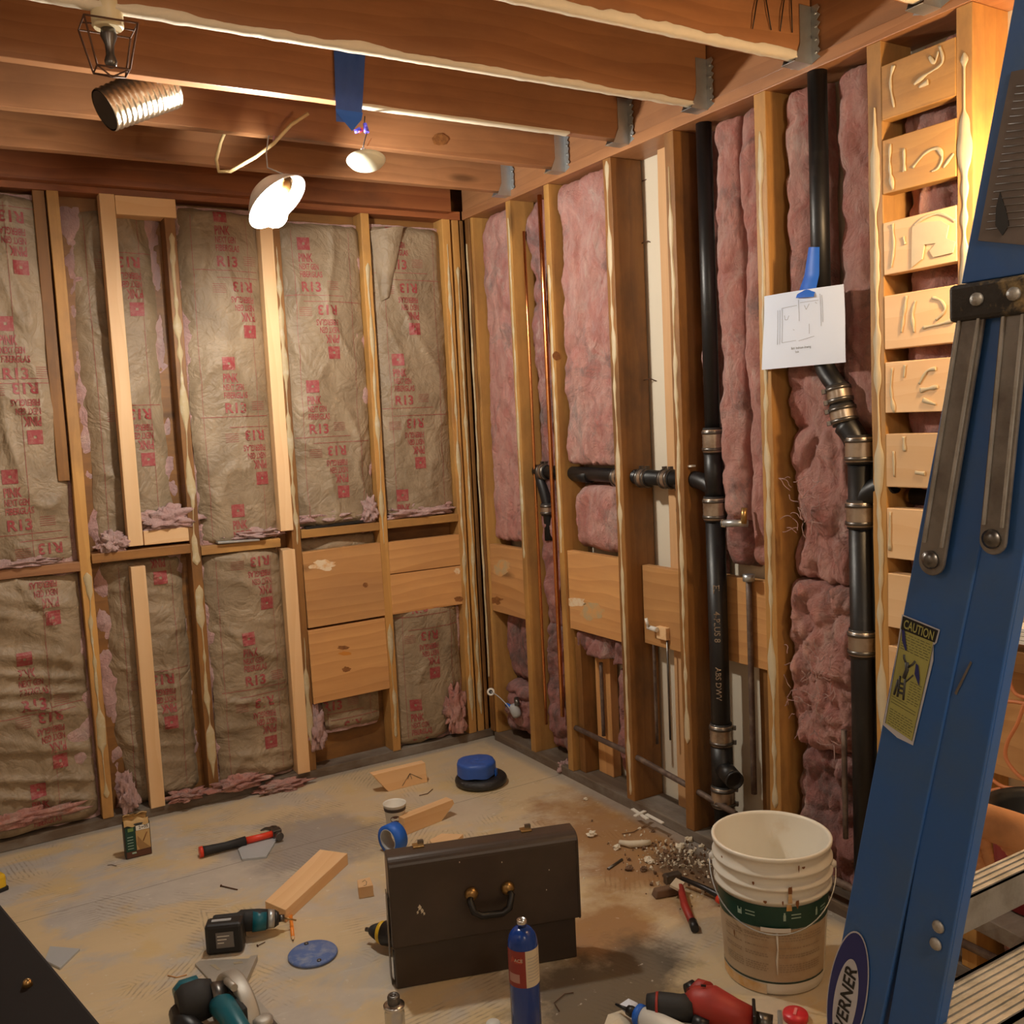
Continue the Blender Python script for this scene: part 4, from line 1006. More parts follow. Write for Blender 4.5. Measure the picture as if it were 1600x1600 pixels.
# hanging white dish
p = D(572, 250, 2.90)
e = thing('hanging_dish', 'small white dish-shaped light hanging on thin wires below the joists', 'light', p)
mb = MB(); A = axisM(D(572, 250, 2.90), -_u+.12*_r-.2*_f)
mb.lathe([(.012, -.010), (.030, -.006), (.054, -.002), (.0585, .001), (.050, .012), (.036, .020), (.018, .0255), (.001, .027)], 32, A)
mb.build('dish', plain('warm_white_enamel', (.78, .78, .62), .35), parent=e, world=True)
MB().tube([D(567, 232, 2.9), D(570, 247, 2.9)], [.007, .009], 12).build('neck', M['white'], parent=e, world=True)
MB().tube([D(567, 232, 2.9), D(569, 222, 2.9), D(573, 208, 2.9), D(569, 196, 2.9), D(570, 182, 2.93)], .0018, 6).build('supply_wire', M['inkdark'], parent=e, world=True)
MB().tube([D(574, 228, 2.9), D(580, 216, 2.9)], .0013, 5).build('copper_strand', M['copper'], parent=e, world=True)
for a, b, lb in (((554, 206), (564, 202), 'left one'), ((570, 193), (573, 207), 'right one')):
    MB().tube([D(*a, 2.9), D(*b, 2.9)], [.006, .008], 10).build('violet_wire_nut', M['violet'], parent=e, world=True)
MB().tube([D(560, 205, 2.9), D(567, 202, 2.9)], [.006, .006], 10).build('red_wire_nut', M['redcap'], parent=e, world=True)

# strip of blue tape on the third joist
jf = JY[2]-.0235
mb = MB()
def tp(u, v):
    a = U(521+4*v, 72+118*v, 'y', jf); b = U(571-6*v, 76+104*v, 'y', jf); p = a.lerp(b, u); p.y -= .004*abs(math.sin(u*9+v*2))*(1-v)+.001
    p.z -= 0 if v < .98 else .012*(1-abs(u-.5)*2); return p
mb.grid(tp, 24, 20); mb.build('blue_tape_strip', M['tapedark'], label='wide strip of crinkled blue tape stuck on a ceiling joist', cat='tape')
a, b = U(524, 170, 'y', jf-.002), U(567, 176, 'y', jf-.002)
MB().add([a, b, b+V((-.006, 0, -.022)), a.lerp(b, .55)+V((0, -.002, -.058)), a+V((.004, 0, -.012))], [(0, 4, 3, 2, 1)]).build('tape_tip', M['tape'], label='bright blue pointed tape end below the joist', cat='tape')

# dark wires on the joist at the top
for i, (x0, x1) in enumerate(((1184, 1176), (1196, 1205), (1226, 1219), (1236, 1238))):
    y_ = JY[4]-.024
    MB().tube([U(x0, -6, 'y', y_), U((x0+x1)/2, 20, 'y', y_-.004), U(x1, 45+i*2, 'y', y_)], .0017, 5).build('black_wire', M['black'], label=('leftmost', 'second', 'third', 'rightmost')[i]+' of four thin black wires hanging down the top right joist', cat='wire', group='thin black wires on a joist')

# ---------------------------------------------------------------- plan sheet taped to the vent pipe
e = thing('plan_sheet', 'white paper with a faint pencil floor plan, taped to the second vent pipe', 'paper', U(1255, 575, 'x', -.01))
c0, c1, c2, c3 = U(1194, 463, 'x', -.012), U(1318, 444, 'x', -.012), U(1322, 566, 'x', -.012), U(1191, 578, 'x', -.012)
def sheet(u, v, off=0):
    p = (c0.lerp(c1, u)).lerp(c3.lerp(c2, u), v); p.x -= .010*math.sin(u*3.1)*(1-v)-.002*math.sin(v*5)+off; return p
mb = MB(); mb.grid(sheet, 20, 16); mb.grid(lambda u, v: sheet(u, v, -.0012), 20, 16, flip=True)
mb.build('paper', M['paper'], parent=e, world=True)
mb = MB()
def ln(u0, v0, u1, v1, w=.0022):
    n = 6; ddx, ddy = u1-u0, v1-v0; L = math.hypot(ddx, ddy); nx, ny = -ddy/L*w, ddx/L*w
    for i in range(n):
        a, b = i/n, (i+1)/n
        mb.add([sheet(u0+ddx*a-nx, v0+ddy*a-ny, .0012), sheet(u0+ddx*b-nx, v0+ddy*b-ny, .0012), sheet(u0+ddx*b+nx, v0+ddy*b+ny, .0012), sheet(u0+ddx*a+nx, v0+ddy*a+ny, .0012)], [(0, 1, 2, 3)])
for L in ((.20, .22, .20, .68), (.23, .22, .23, .68), (.26, .20, .26, .66), (.26, .20, .46, .19), (.48, .12, .48, .40), (.50, .16, .72, .16), (.74, .08, .74, .50), (.26, .66, .44, .65), (.47, .66, .66, .62), (.76, .10, .76, .45),
          (.29, .30, .30, .36), (.30, .36, .33, .36), (.33, .36, .35, .31), (.55, .20, .57, .26), (.57, .26, .61, .19), (.68, .18, .70, .20), (.60, .45, .60, .58), (.40, .50, .42, .51)): ln(*L)
mb.build('pencil_plan', M['ink'], parent=e, world=True)
mb = MB()
for st, u0, v0, s in (('Bath  bedroom drawing', .38, .765, .045), ('Scale', .43, .815, .04)):
    mb.text(st, lambda x, y: sheet(u0+x*.55, v0-y, .0012), 0, s)
mb.build('caption', M['inkdark'], parent=e, world=True)
mb = MB()
def tp2(u, v):
    a = U(1262-12*v, 386+80*v, 'x', -.008); b = U(1279-1*v, 386+78*v, 'x', -.008); p = a.lerp(b, u)
    p.x = (-.004 if v < .55 else -.004-.018*(v-.55)/.45)-.006*math.sin(u*PI)-(.003 if v > .9 else 0); return p
mb.grid(tp2, 12, 16); mb.build('tape_tab', M['tape'], parent=e, world=True)

# ---------------------------------------------------------------- floor things
def on(px, py, z=0): return U(px, py, 'z', z)
def offcut(poly_px, h, label, m='pine', bevel=.0015, extra=None, name='wood_offcut', z=0):
    """a board offcut lying on the floor; poly_px are the corners of its top face"""
    P = [on(x, y, h) for x, y in poly_px]; n = len(P)
    mb = MB(); mb.add([V((p.x, p.y, z)) for p in P]+P, [tuple(range(n)), tuple(range(2*n-1, n-1, -1))]+[(i, n+i, n+(i+1) % n, (i+1) % n) for i in range(n)])
    c = sum(P, V())/n; d = (P[1]-P[0]); ang = math.atan2(d.y, d.x)
    R = Matrix.Rotation(-ang, 4, 'Z') @ Matrix.Translation(-V((c.x, c.y, z))); 
    vs = [R @ v for v in mb.v]; mb.v = vs
    me_o = mb.build(name, M[m], origin=False, bevel=bevel, label=label, cat='wood offcut')
    bm = bmesh.new(); bm.from_mesh(me_o.data); bmesh.ops.recalc_face_normals(bm, faces=bm.faces); bm.to_mesh(me_o.data); bm.free()
    me_o.location = (c.x, c.y, z); me_o.rotation_euler = (0, 0, ang); return me_o
offcut([(414, 1408), (500, 1327), (543, 1333), (446, 1422)], .040, 'long pine two-by-four offcut lying diagonally beside the teal driver')
def edge_cut(a, b, poly, th, label):
    A_, B_ = on(*a), on(*b); L = (B_-A_).length; R = frame(B_-A_, (0, 0, 1)); mb = MB()
    Mx = Matrix(((1, 0, 0, 0), (0, 0, 1, 0), (0, 1, 0, 0), (0, 0, 0, 1)))
    mb.prism([(x*L, z) for x, z in poly][::-1], th, Mx)
    o = mb.build('wood_offcut', M['pine'], origin=False, bevel=.0015, label=label, cat='wood offcut'); o.location = A_; o.rotation_euler = R.to_euler(); return o, L
ec, Le = edge_cut((607, 1237), (668, 1222), [(0, 0), (1, 0), (.97, .085), (-.36, .085)], .038, 'pine offcut standing on edge, one end mitred, a pencilled arrow on its face')
mb = MB()
for a, b in (((.35, .010), (.56, .055)), ((.56, .055), (.86, .020)), ((.56, .055), (.60, .030)), ((.56, .055), (.50, .034))): mb.tube([(a[0]*Le, -.0008, a[1]), (b[0]*Le, -.0008, b[1])], .0009, 4)
mb.build('pencilled_arrow', M['inkdark'], parent=ec)
edge_cut((638, 1304), (690, 1283), [(-.1, 0), (1, 0), (1.42, .048), (1.38, .066), (-.1, .066)], .040, 'long pine offcut with a pointed end, lying behind the paper cup')
offcut([(671, 1312), (690, 1302), (724, 1303), (708, 1318), (678, 1322)], .038, 'chunky pine offcut with a notch, just behind the brown case')
o = offcut([(558, 1375), (578, 1370), (583, 1383), (560, 1387)], .038, 'small pine cube with a pencilled loop on top, left of the brown case')
# pencil marks
mb = MB()
P = [on(x, y, .0385) for x, y in ((566, 1378), (570, 1375), (573, 1378), (572, 1383), (568, 1384))]; mb.tube(P, .0007, 4)
mb.build('pencil_mark', M['inkdark'], parent=None, label='pencilled loop on the small pine cube', cat='pencil mark')
q0 = on(664, 1226, 0)
# nail with its shadow beside the arrowed offcut, loose nails
def nail(a, b, label, r=.0022, m='rust'):
    A_, B_ = on(*a, .003), on(*b, .003); mb = MB(); mb.tube([A_, B_], [r, r], 6); mb.lathe([(.0045, 0), (.0045, .0014)], 8, axisM(A_, B_-A_)); mb.build('nail', M[m], label=label, cat='nail')
nail((345, 1384), (371, 1390), 'rusty nail on the floor below the hammer')
nail((402, 1478), (414, 1472), 'small nail lying right of the teal driver battery', .0014)
MB().tube([on(655, 1243, .003), on(668, 1240, .003), on(676, 1233, .003)], .0016, 6).build('bent_wire', M['rust'], label='short bent wire on the floor below the arrowed offcut', cat='wire')
MB().tube([on(896, 1551, .003), on(882, 1553, .003), on(866, 1567, .003), on(874, 1580, .003)], .0013, 5).build('bent_wire', M['rust'], label='thin bent wire on the floor right of the gas cylinder', cat='wire')
MB().tube([on(168, 1352, .003), on(174, 1351, .003), on(182, 1353, .003)], .0012, 5).build('bent_wire', M['rust'], label='tiny wire on the floor below the package', cat='wire')
MB().tube([on(262, 1524, .002), on(276, 1527, .002), on(292, 1523, .002)], .0016, 5).build('wood_splinter', M['board'], label='wood splinter on the floor above the circular saw', cat='splinter')

# hammer
h0, h1 = on(315, 1330, .022), on(436, 1300, .022)
L = (h1-h0).length; R = frame(h1-h0, (0, 0, 1))
e = thing('hammer', 'claw hammer with a black and red handle lying across the grey tile', 'hammer', V((h0.x, h0.y, 0)), R)
def lt(pts, r, m, name, n=14, par=None, flat=None): return MB().tube(pts, r, n, flat=flat).build(name, M[m] if isinstance(m, str) else m, parent=par)
lt([(-.008, 0, .020), (.004, 0, .020)], [.019, .020], 'redcoral', 'butt_cap', par=e)
lt([(.004, 0, .020), (.02, 0, .020), (L*.30, 0, .019), (L*.56, 0, .020)], [.019, .017, .0145, .017], 'blackrub', 'grip', par=e)
lt([(L*.56, 0, .020), (L*.75, 0, .020), (L*.93, 0, .021)], [.013, .0115, .0125], 'redcoral', 'handle', par=e)
mb = MB(); mb.box((L*.965, 0, .022), (.032, .034, .030)); mb.tube([(L*.965, -.015, .022), (L*.965, -.030, .022)], [.011, .010], 14)
mb.tube([(L*.965, -.030, .022), (L*.965, -.046, .022)], [.0155, .0155], 16)
for s in (-1, 1): mb.tube([(L*.965+s*.006, .012, .024), (L*.965+s*.010-.004, .035, .028), (L*.965+s*.012-.012, .060, .022), (L*.965+s*.013-.026, .078, .012)], [.010, .008, .006, .003], 10)
mb.build('hammer_head', M['dksteel'], parent=e, bevel=.002)
# grey tile shards
def shard(px, h, label, m='greytile'):
    offcut(px, h, label, m, bevel=.0008, name='tile_shard').__setitem__('category', 'tile')
shard([(372, 1326), (392, 1313), (428, 1306), (433, 1310), (416, 1338), (378, 1342)], .008, 'pale grey pointed tile shard under the hammer')
shard([(78, 1478), (125, 1482), (94, 1512), (70, 1500)], .007, 'thin grey shard on the floor near the dark table')

# cup
p = on(619, 1297, 0); e = thing('paper_cup', 'white paper coffee cup with a dark band and brown oval emblem', 'cup', p)
hc = .105
MB().lathe([(.001, .004), (.028, .004), (.028, 0), (.030, 0), (.0415, hc-.004), (.043, hc-.003), (.0435, hc), (.042, hc+.001), (.040, hc-.004), (.0285, .012), (.001, .012)], 36).build('cup_body', M['white'], parent=e)
MB().lathe([(.0402, hc-.024), (.0416, hc-.012)], 36, caps=(False, False)).build('dark_band', plain('dark_brown_band', (.05, .035, .03), .5), parent=e)
ca = math.atan2(CAM.y-p.y, CAM.x-p.x)
def curved(a0, r0, k, off=.0006):
    """point on the wall of a cone r0+k*z at angle a0"""
    return lambda x, z: V(((r0+k*z+off)*math.cos(a0+x/(r0+k*z)), (r0+k*z+off)*math.sin(a0+x/(r0+k*z)), z))
fn = curved(ca, .0300, .1105)
mb = MB(); n = 28; vs = [fn(.019*math.cos(2*PI*i/n), .055+.014*math.sin(2*PI*i/n)) for i in range(n)]; mb.add([fn(0, .055)]+vs, [(0, i+1, (i+1) % n+1) for i in range(n)])
mb.build('brown_emblem', plain('coffee_brown', (.13, .065, .05), .5), parent=e)
mb = MB(); fn2 = curved(ca, .0300, .1105, .0012); vs = [fn2(.014*math.cos(2*PI*i/n), .055+.0035*math.sin(2*PI*i/n)) for i in range(n)]; mb.add([fn2(0, .055)]+vs, [(0, i+1, (i+1) % n+1) for i in range(n)])
mb.build('emblem_stripe', M['white'], parent=e)

# roll of blue tape standing on its rim
p = on(615, 1331, 0); e = thing('tape_roll', 'roll of blue tape standing on its rim in front of the paper cup', 'tape roll', p)
tx = V((.94, .32, -.0)).normalized(); rr = .051
A = axisM(V((0, 0, rr)), tx)
MB().lathe([(rr*.76, -.024), (rr, -.024), (rr, .024), (rr*.76, .024)], 40, A, caps=(False, False)).build('tape', M['tape'], parent=e)
MB().lathe([(rr*.70, -.0243), (rr*.76, -.0243), (rr*.76, .0243), (rr*.70, .0243), (rr*.70, -.0243)], 40, A, caps=(False, False)).build('cardboard_core', M['greytile'], parent=e)

# toilet flange with blue-taped cap
p = on(752, 1224, 0); e = thing('closet_flange', 'black drain flange in the floor capped with blue tape', 'drain flange', p)
pr = [(.085, 0)]+[(.085+.024*math.cos(t)-.0, .020+.020*math.sin(t)) for t in [(-PI/2+PI*k/10) for k in range(11)]]+[(.060, .040)]
MB().lathe(pr, 40).build('rubber_ring', plain('lumpy_black_rubber', (.018, .018, .019), .35, scale=30, bump=.8), parent=e)
MB().lathe([(.064, .03), (.066, .055), (.066, .062)], 36).build('pipe_stub', M['black'], parent=e)
mb = MB()
def cap(u, v):
    a = 2*PI*u; k = 1+.012*math.sin(a*7)+.010*math.sin(a*13+2)
    if v < .35: return V((.080*k*math.cos(a)-.016, .080*k*math.sin(a)+.006, .046+.052*v/.35+.003*math.sin(a*5)*(1-v/.35)))
    t = (v-.35)/.65; r = .080*(1-t); return V((r*k*math.cos(a)-.016, r*k*math.sin(a)+.006, .098+.006*math.sin(min(1, t*4)*PI/2)+.0015*math.sin(a*3+t*9)))
mb.grid(cap, 48, 16); mb.build('blue_tape_cover', M['tapedark'], parent=e)
MB().box((.045, -.052, .045), (.022, .003, .045), Matrix.Rotation(.7, 3, 'Z')).build('loose_tape_end', M['tape'], parent=e)

# blue floor disc
p = on(489, 1493, 0); e = thing('drain_cover', 'round dusty blue disc lying flat on the floor', 'disc', p)
MB().lathe([(.001, 0), (.066, 0), (.070, .004), (.070, .007), (.067, .010), (.001, .010)], 44).build('disc', M['bluedisc'], parent=e)
MB().lathe([(.007, .010), (.006, .013), (.001, .0135)], 10, Matrix.Translation((.0, .055, 0))).build('screw_knob', M['dksteel'], parent=e)
MB().lathe([(.007, .010), (.006, .013), (.001, .0135)], 10, Matrix.Translation((-.0, -.053, 0))).build('screw_knob', M['dksteel'], parent=e)

# pencil
a, b = on(454, 1428, .005), on(458, 1470, .005); e = thing('carpenter_pencil', 'short orange carpenter pencil beside the pine two-by-four', 'pencil', V((a.x, a.y, 0)))
dv = (b-a); MB().tube([a, a+dv*.88], .0062, 6).build('barrel', M['orange'], parent=e, world=True)
MB().tube([a+dv*.88, a+dv*.97], [.006, .002], 6).build('shaved_wood', M['pine'], parent=e, world=True)
MB().tube([a+dv*.97, b], [.0022, .0012], 6).build('lead', M['inkdark'], parent=e, world=True)

# package
pa, pb = on(197, 1344, 0), on(238, 1334, 0)
R = frame(pb-pa, (0, 0, 1)); wp = (pb-pa).length; e = thing('grout_package', 'small upright package with green side panel and torn brown paper top', 'package', pa, R)
hp = .125
MB().box((wp/2, .022, hp/2), (wp, .044, hp)).build('box', plain('package_dark', (.03, .028, .025), .5), parent=e, bevel=.003)
def rect(name, x0, x1, z0, z1, m, y=-.0012, par=None): MB().box(((x0+x1)/2, y, (z0+z1)/2), (x1-x0, .0012, z1-z0)).build(name, M[m] if isinstance(m, str) else m, parent=par or e)
rect('green_panel', wp*.05, wp*.42, hp*.22, hp*.93, 'greenlabel'); rect('tan_panel', wp*.44, wp*.97, hp*.22, hp*.78, 'bagtan'); rect('white_label', wp*.46, wp*.97, hp*.79, hp*.93, 'white')
rect('brown_panel', wp*.05, wp*.97, hp*.03, hp*.21, plain('package_maroon', (.10, .035, .02), .5))
rect('green_badge', wp*.15, wp*.36, hp*.80, hp*.90, plain('leaf_green', (.16, .26, .08), .5), -.0024)
mb = MB(); mb.add([(wp*.50, -.0024, hp*.64), (wp*.68, -.0024, hp*.44), (wp*.97, -.0024, hp*.22), (wp*.55, -.0024, hp*.22), (wp*.45, -.0024, hp*.40)], [(0, 1, 2, 3, 4)]); mb.build('brown_shape', M['bagfront'], parent=e)
mb = MB(); mb.tube([(wp*.70, -.003, hp*.46), (wp*.86, -.003, hp*.70)], .0016, 5); mb.build('tool_picture', M['rustmark'], parent=e)
mb = MB(); mb.text('2+05', lambda x, y: V((wp*.56+x, -.0022, hp*.825+y)), 0, .016, .01); mb.build('label_print', M['inkdark'], parent=e)
mb = MB()
for k in range(5): mb.box((wp*.22, -.0026, hp*(.30+.085*k)), (wp*.22, .0006, .002))
mb.box((wp*.33, -.0026, hp*.16), (wp*.16, .0006, .006)); mb.build('small_print', M['greentext'], parent=e)
mb = MB()
mb.grid(lambda u, v: V((wp*(.05+.85*u), .012+.018*math.sin(v*3)+.004*math.sin(u*11), hp+.030*v+.004*math.sin(u*9+v*4))), 14, 6)
mb.grid(lambda u, v: V((wp*(.03+.92*u), -.002+.020*v-.004*math.sin(u*8), hp-.006+.020*math.sin(v*PI)+.004*math.sin(u*13))), 14, 6)
mb.grid(lambda u, v: V((wp*(.03+.92*u), .014+.028*v, hp+.030*math.sin((.4+v*.6)*PI)+.003*math.sin(u*10))), 14, 6)
mb.build('torn_paper_top', M['bagtan'], parent=e)

# impact driver lying on its side
e = thing('impact_driver', 'teal and black impact driver with a black battery facing the camera', 'power tool', on(352, 1490, 0))
bb = on(351, 1493, 0); R = frame((.88, -.40, 0), (0, 0, 1))
def W3(x, y, z): return V((bb.x, bb.y, 0))+R @ V((x, y, z))
mb = MB(); mb.box(W3(0, .030, .046), (.106, .056, .090), R); mb.build('battery', M['black'], parent=e, world=True, bevel=.010)
mb = MB(); mb.box(W3(0.004, .070, .046), (.092, .030, .080), R); mb.build('battery_mount', M['blackrub'], parent=e, world=True, bevel=.008)
MB().box(W3(0.004, .0012, .046), (.050, .002, .046), R).build('battery_label', plain('grey_label', (.17, .16, .155), .4), parent=e, world=True)
mb = MB()
for k in range(3): mb.box(W3(0.0-.004*k, .0000, .058-.010*k), (.034-.008*k, .0014, .0022), R)
mb.build('label_print', M['white'], parent=e, world=True)
mb = MB(); mb.box(W3(-.008, .030, .0918), (.055, .012, .002), R); mb.build('pale_stripe', M['greytile'], parent=e, world=True)
hd = on(418, 1436, .045)
MB().tube([W3(.02, .085, .052), W3(.03, .12, .050), hd+V((-.035, .02, 0))], [.024, .019, .024], 18).build('handle', M['blackrub'], parent=e, world=True)
tdir = (on(430, 1437, .035)-on(385, 1440, .045)).normalized()
t0 = hd-tdir*.085
MB().tube([t0, t0+tdir*.006, t0+tdir*.06, t0+tdir*.085], [.024, .031, .031, .028], 24).build('motor_housing', M['blackrub'], parent=e, world=True)
MB().tube([t0+tdir*.040-V((0, .004, .001)), t0+tdir*.080-V((0, .004, .001))], [.0315, .0285], 24).build('teal_housing', M['teal'], parent=e, world=True)
MB().tube([t0+tdir*.085, t0+tdir*.105], [.0285, .026], 24).build('steel_nose', M['galv'], parent=e, world=True)
MB().tube([t0+tdir*.105, t0+tdir*.118], [.026, .018], 24).build('nose_ring', M['black'], parent=e, world=True)
MB().tube([t0+tdir*.118, t0+tdir*.134], [.011, .010], 14).build('chuck', M['dksteel'], parent=e, world=True)
MB().tube([t0+tdir*.134, t0+tdir*.168-V((0, 0, .01))], [.003, .0025], 6).build('driver_bit', M['brass'], parent=e, world=True)

# circular saw
c = on(352, 1560, 0); e = thing('circular_saw', 'teal circular saw with a steel blade guard and base plate at the bottom edge', 'power tool', V((c.x, c.y, 0)))
dv = V((.10, -.99, 0)).normalized(); R = frame(dv, (0, 0, 1)); o0 = on(352, 1506, 0)
def Q(x, y, z): return V((o0.x, o0.y, 0))+R @ V((x, y, z))     # x towards the camera, y to the right
PZ = .006
VR = (R @ Matrix(((1, 0, 0), (0, 0, -1), (0, 1, 0)))).to_4x4()      # local z -> to the left of the saw
def slab(par, pl, h, z, nm, m, holes=None):
    mb = MB(); n = len(pl); mb.add([Q(x, y, z) for x, y in pl]+[Q(x, y, z+h) for x, y in pl], [tuple(range(n))[::-1], tuple(range(n, 2*n))]+[(i, (i+1) % n, n+(i+1) % n, n+i) for i in range(n)])
    o = mb.build(nm, M[m], parent=par, world=True); bm = bmesh.new(); bm.from_mesh(o.data); bmesh.ops.recalc_face_normals(bm, faces=bm.faces); bm.to_mesh(o.data); bm.free(); return o
slab(e, [(.16, -.16), (.16, -.03), (.20, -.002), (.52, .002), (.52, -.16)], .004, PZ, 'base_plate', 'sawplate')
slab(e, [(.34, -.035), (.46, -.035), (.46, -.012), (.34, -.012)], .012, PZ+.004, 'plate_clamp', 'dksteel')
gy = -.058; gx, gr = .31, .125
gp = [(gr*math.cos(PI*k/28), gr*.95*math.sin(PI*k/28)) for k in range(29)]
mb = MB(); mb.prism(gp, .040, Matrix.Translation(Q(gx, gy, PZ+.012)) @ VR, smooth=True); mb.build('blade_guard', M['sawplate'], parent=e, world=True, bevel=.007)
mb = MB(); mb.prism([(x*.86, y*.80) for x, y in gp], .004, Matrix.Translation(Q(gx, gy-.040, PZ+.016)) @ VR); mb.build('guard_recess', M['dksteel'], parent=e, world=True)
MB().tube([Q(.29, -.10, .078), Q(.285, -.135, .078)], [.040, .046], 24).build('gear_case', M['dksteel'], parent=e, world=True)
MB().tube([Q(.27, -.130, .080), Q(.265, -.155, .082), Q(.26, -.195, .082), Q(.258, -.212, .082)], [.044, .050, .049, .036], 28).build('motor_housing', M['blackrub'], parent=e, world=True)
MB().tube([Q(.235, -.150, .092), Q(.232, -.190, .092), Q(.232, -.206, .090)], [.036, .037, .026], 24).build('teal_motor_cap', M['teal'], parent=e, world=True)
MB().tube([Q(.24, -.205, .06), Q(.30, -.212, .055), Q(.37, -.19, .05)], [.024, .030, .024], 16).build('battery_foot', M['black'], parent=e, world=True)
MB().tube([Q(.32, -.128, .08), Q(.36, -.130, .098), Q(.42, -.132, .10), Q(.50, -.13, .085), Q(.56, -.13, .05)], [.026, .030, .027, .024, .022], 20).build('rear_handle', M['teal'], parent=e, world=True)
MB().box(Q(.37, -.100, .085), (.10, .018, .05), R).build('trigger_housing', M['blackrub'], parent=e, world=True, bevel=.006)
MB().tube([Q(.30, -.098, .125), Q(.36, -.10, .135)], [.009, .009], 12).build('depth_lever', M['sawplate'], parent=e, world=True)
MB().lathe([(.024, 0), (.024, .012), (.016, .016), (.001, .017)], 20, axisM(Q(.43, -.06, .06), (0, 0, 1))).build('clamp_knob', M['sawplate'], parent=e, world=True)
# rafter square lying in front of the saw
c1 = on(350, 1520, 0); e = thing('speed_square', 'triangular aluminium rafter square with a raised edge, lying behind the circular saw', 'square', c1)
def TR(px, py, z): v = on(px, py, 0); return V((v.x, v.y, z))
def tri(P, z, h, nm, m='sawplate'):
    n = len(P); mb = MB(); mb.add([TR(x, y, z) for x, y in P]+[TR(x, y, z+h) for x, y in P], [tuple(range(n))[::-1], tuple(range(n, 2*n))]+[(i, (i+1) % n, n+(i+1) % n, n+i) for i in range(n)])
    o = mb.build(nm, M[m], parent=e, world=True); bm = bmesh.new(); bm.from_mesh(o.data); bmesh.ops.recalc_face_normals(bm, faces=bm.faces); bm.to_mesh(o.data); bm.free()
tri([(305, 1509), (312, 1504), (402, 1500), (370, 1556), (352, 1560)], .002, .004, 'triangle_plate')
tri([(392, 1503), (403, 1501), (381, 1552), (366, 1552)], .002, .016, 'raised_edge')
for P in ([(328, 1511), (336, 1510), (346, 1519), (340, 1519)], [(364, 1507), (378, 1505), (380, 1508), (366, 1510)], [(388, 1512), (391, 1512), (376, 1534), (374, 1532)]): tri(P, .0062, .0006, 'slot', 'floorshade')

# brown enamel case standing on end with its lid towards the camera
Ao, Bo = V((-1.229, -1.66, 0)), V((-.75, -1.812, 0))
R = frame(Bo-Ao, (0, 0, 1)); e = thing('tool_case', 'large dark brown metal case standing upright with a black carrying handle', 'tool case', Ao, R)
LB = (Bo-Ao).length
MB().box((LB/2, .037, .10), (LB, .066, .20)).build('case_body', M['case'], parent=e, bevel=.004)
prf = [(-.008, .120), (-.008, .335)]+[(-.008+.030*(1-math.cos(t)), .335+.026*math.sin(t)) for t in [PI/2*k/6 for k in range(1, 7)]]+[(.062, .361)]+[(.062+.016*math.sin(t), .345+.016*math.cos(t)) for t in [PI/2*k/6 for k in range(1, 7)]]+[(.078, .120)]
Mx = Matrix(((0, 0, 1, -.005), (1, 0, 0, 0), (0, 1, 0, 0), (0, 0, 0, 1)))
mb = MB(); mb.prism(prf, LB+.019, Mx, smooth=False); mb.build('case_lid', M['case'], parent=e, bevel=.003)
mb = MB()
for x in (-.001, LB+.009): 
    mb = MB(); mb.box((x, -.009, .23), (.004, .002, .22)); mb.build('lid_bead', M['case'], parent=e)
mb = MB(); hx, hz = .262, .235
mb.tube([(hx-.052, -.012, hz), (hx-.058, -.030, hz-.006), (hx-.050, -.038, hz-.034), (hx-.030, -.040, hz-.046), (hx+.026, -.040, hz-.048), (hx+.046, -.038, hz-.038), (hx+.056, -.030, hz-.006), (hx+.050, -.012, hz)],
        [.008, .009, .0095, .0095, .0095, .0095, .009, .008], 14); mb.build('carrying_handle', M['black'], parent=e)
for s in (-1, 1):
    MB().lathe([(.018, 0), (.019, .004), (.014, .012), (.006, .016), (.001, .0165)], 18, axisM((hx+s*.050, -.009, hz+.004), (0, -1, 0))).build('handle_mount', M['brass'], parent=e)
for x in (.085, .385):
    l = MB().box((x, .058, .3635), (.030, .026, .005)).build('latch', M['brass'], parent=e, bevel=.001)
    MB().box((x+.008, .066, .369), (.016, .010, .010)).build('latch_lever', M['dksteel'], parent=l, origin=False)
MB().box((-.0085, .05, .125), (.002, .05, .25), Matrix.Rotation(.05, 3, 'X')).build('side_flap', M['case'], parent=e)
mb = MB()
for (x, z, r) in ((.072, .222, .007), (.078, .212, .006), (.066, .210, .004), (.083, .204, .004), (.30, .312, .002), (.185, .33, .002), (.43, .27, .002), (.42, .215, .002)):
    n = 9; mb.add([(x+r*math.cos(2*PI*k/n)*(.7+.4*math.sin(k*2.3)), -.0087, z+r*1.4*math.sin(2*PI*k/n)*(.7+.3*math.cos(k*3.1))) for k in range(n)], [tuple(range(n))])
mb.build('paint_chips', M['plaster'], parent=e)

# yellow drill nosing out behind the case
e = thing('yellow_drill', 'yellow and black drill nose poking out behind the left side of the brown case', 'power tool', on(612, 1465, 0))
g0, g1 = on(572, 1452, .04), on(625, 1462, .045); dv = (g1-g0).normalized()
MB().tube([g0, g0+dv*.022], [.0065, .006], 12).build('bit_holder', M['dksteel'], parent=e, world=True)
MB().tube([g0+dv*.018, g0+dv*.03, g0+dv*.052], [.014, .020, .028], 20).build('drill_nose', M['blackrub'], parent=e, world=True)
MB().tube([g0+dv*.052, g0+dv*.066], [.031, .033], 20).build('yellow_collar', M['yellow'], parent=e, world=True)
MB().tube([g0+dv*.066, g0+dv*.15], [.034, .034], 20).build('drill_body', M['black'], parent=e, world=True)

# gas cylinder
p = on(824, 1622, 0); e = thing('gas_cylinder', 'tall blue gas cylinder with a dark red and cream label, brass valve on top', 'gas cylinder', p)
hT = None
rr = .0365
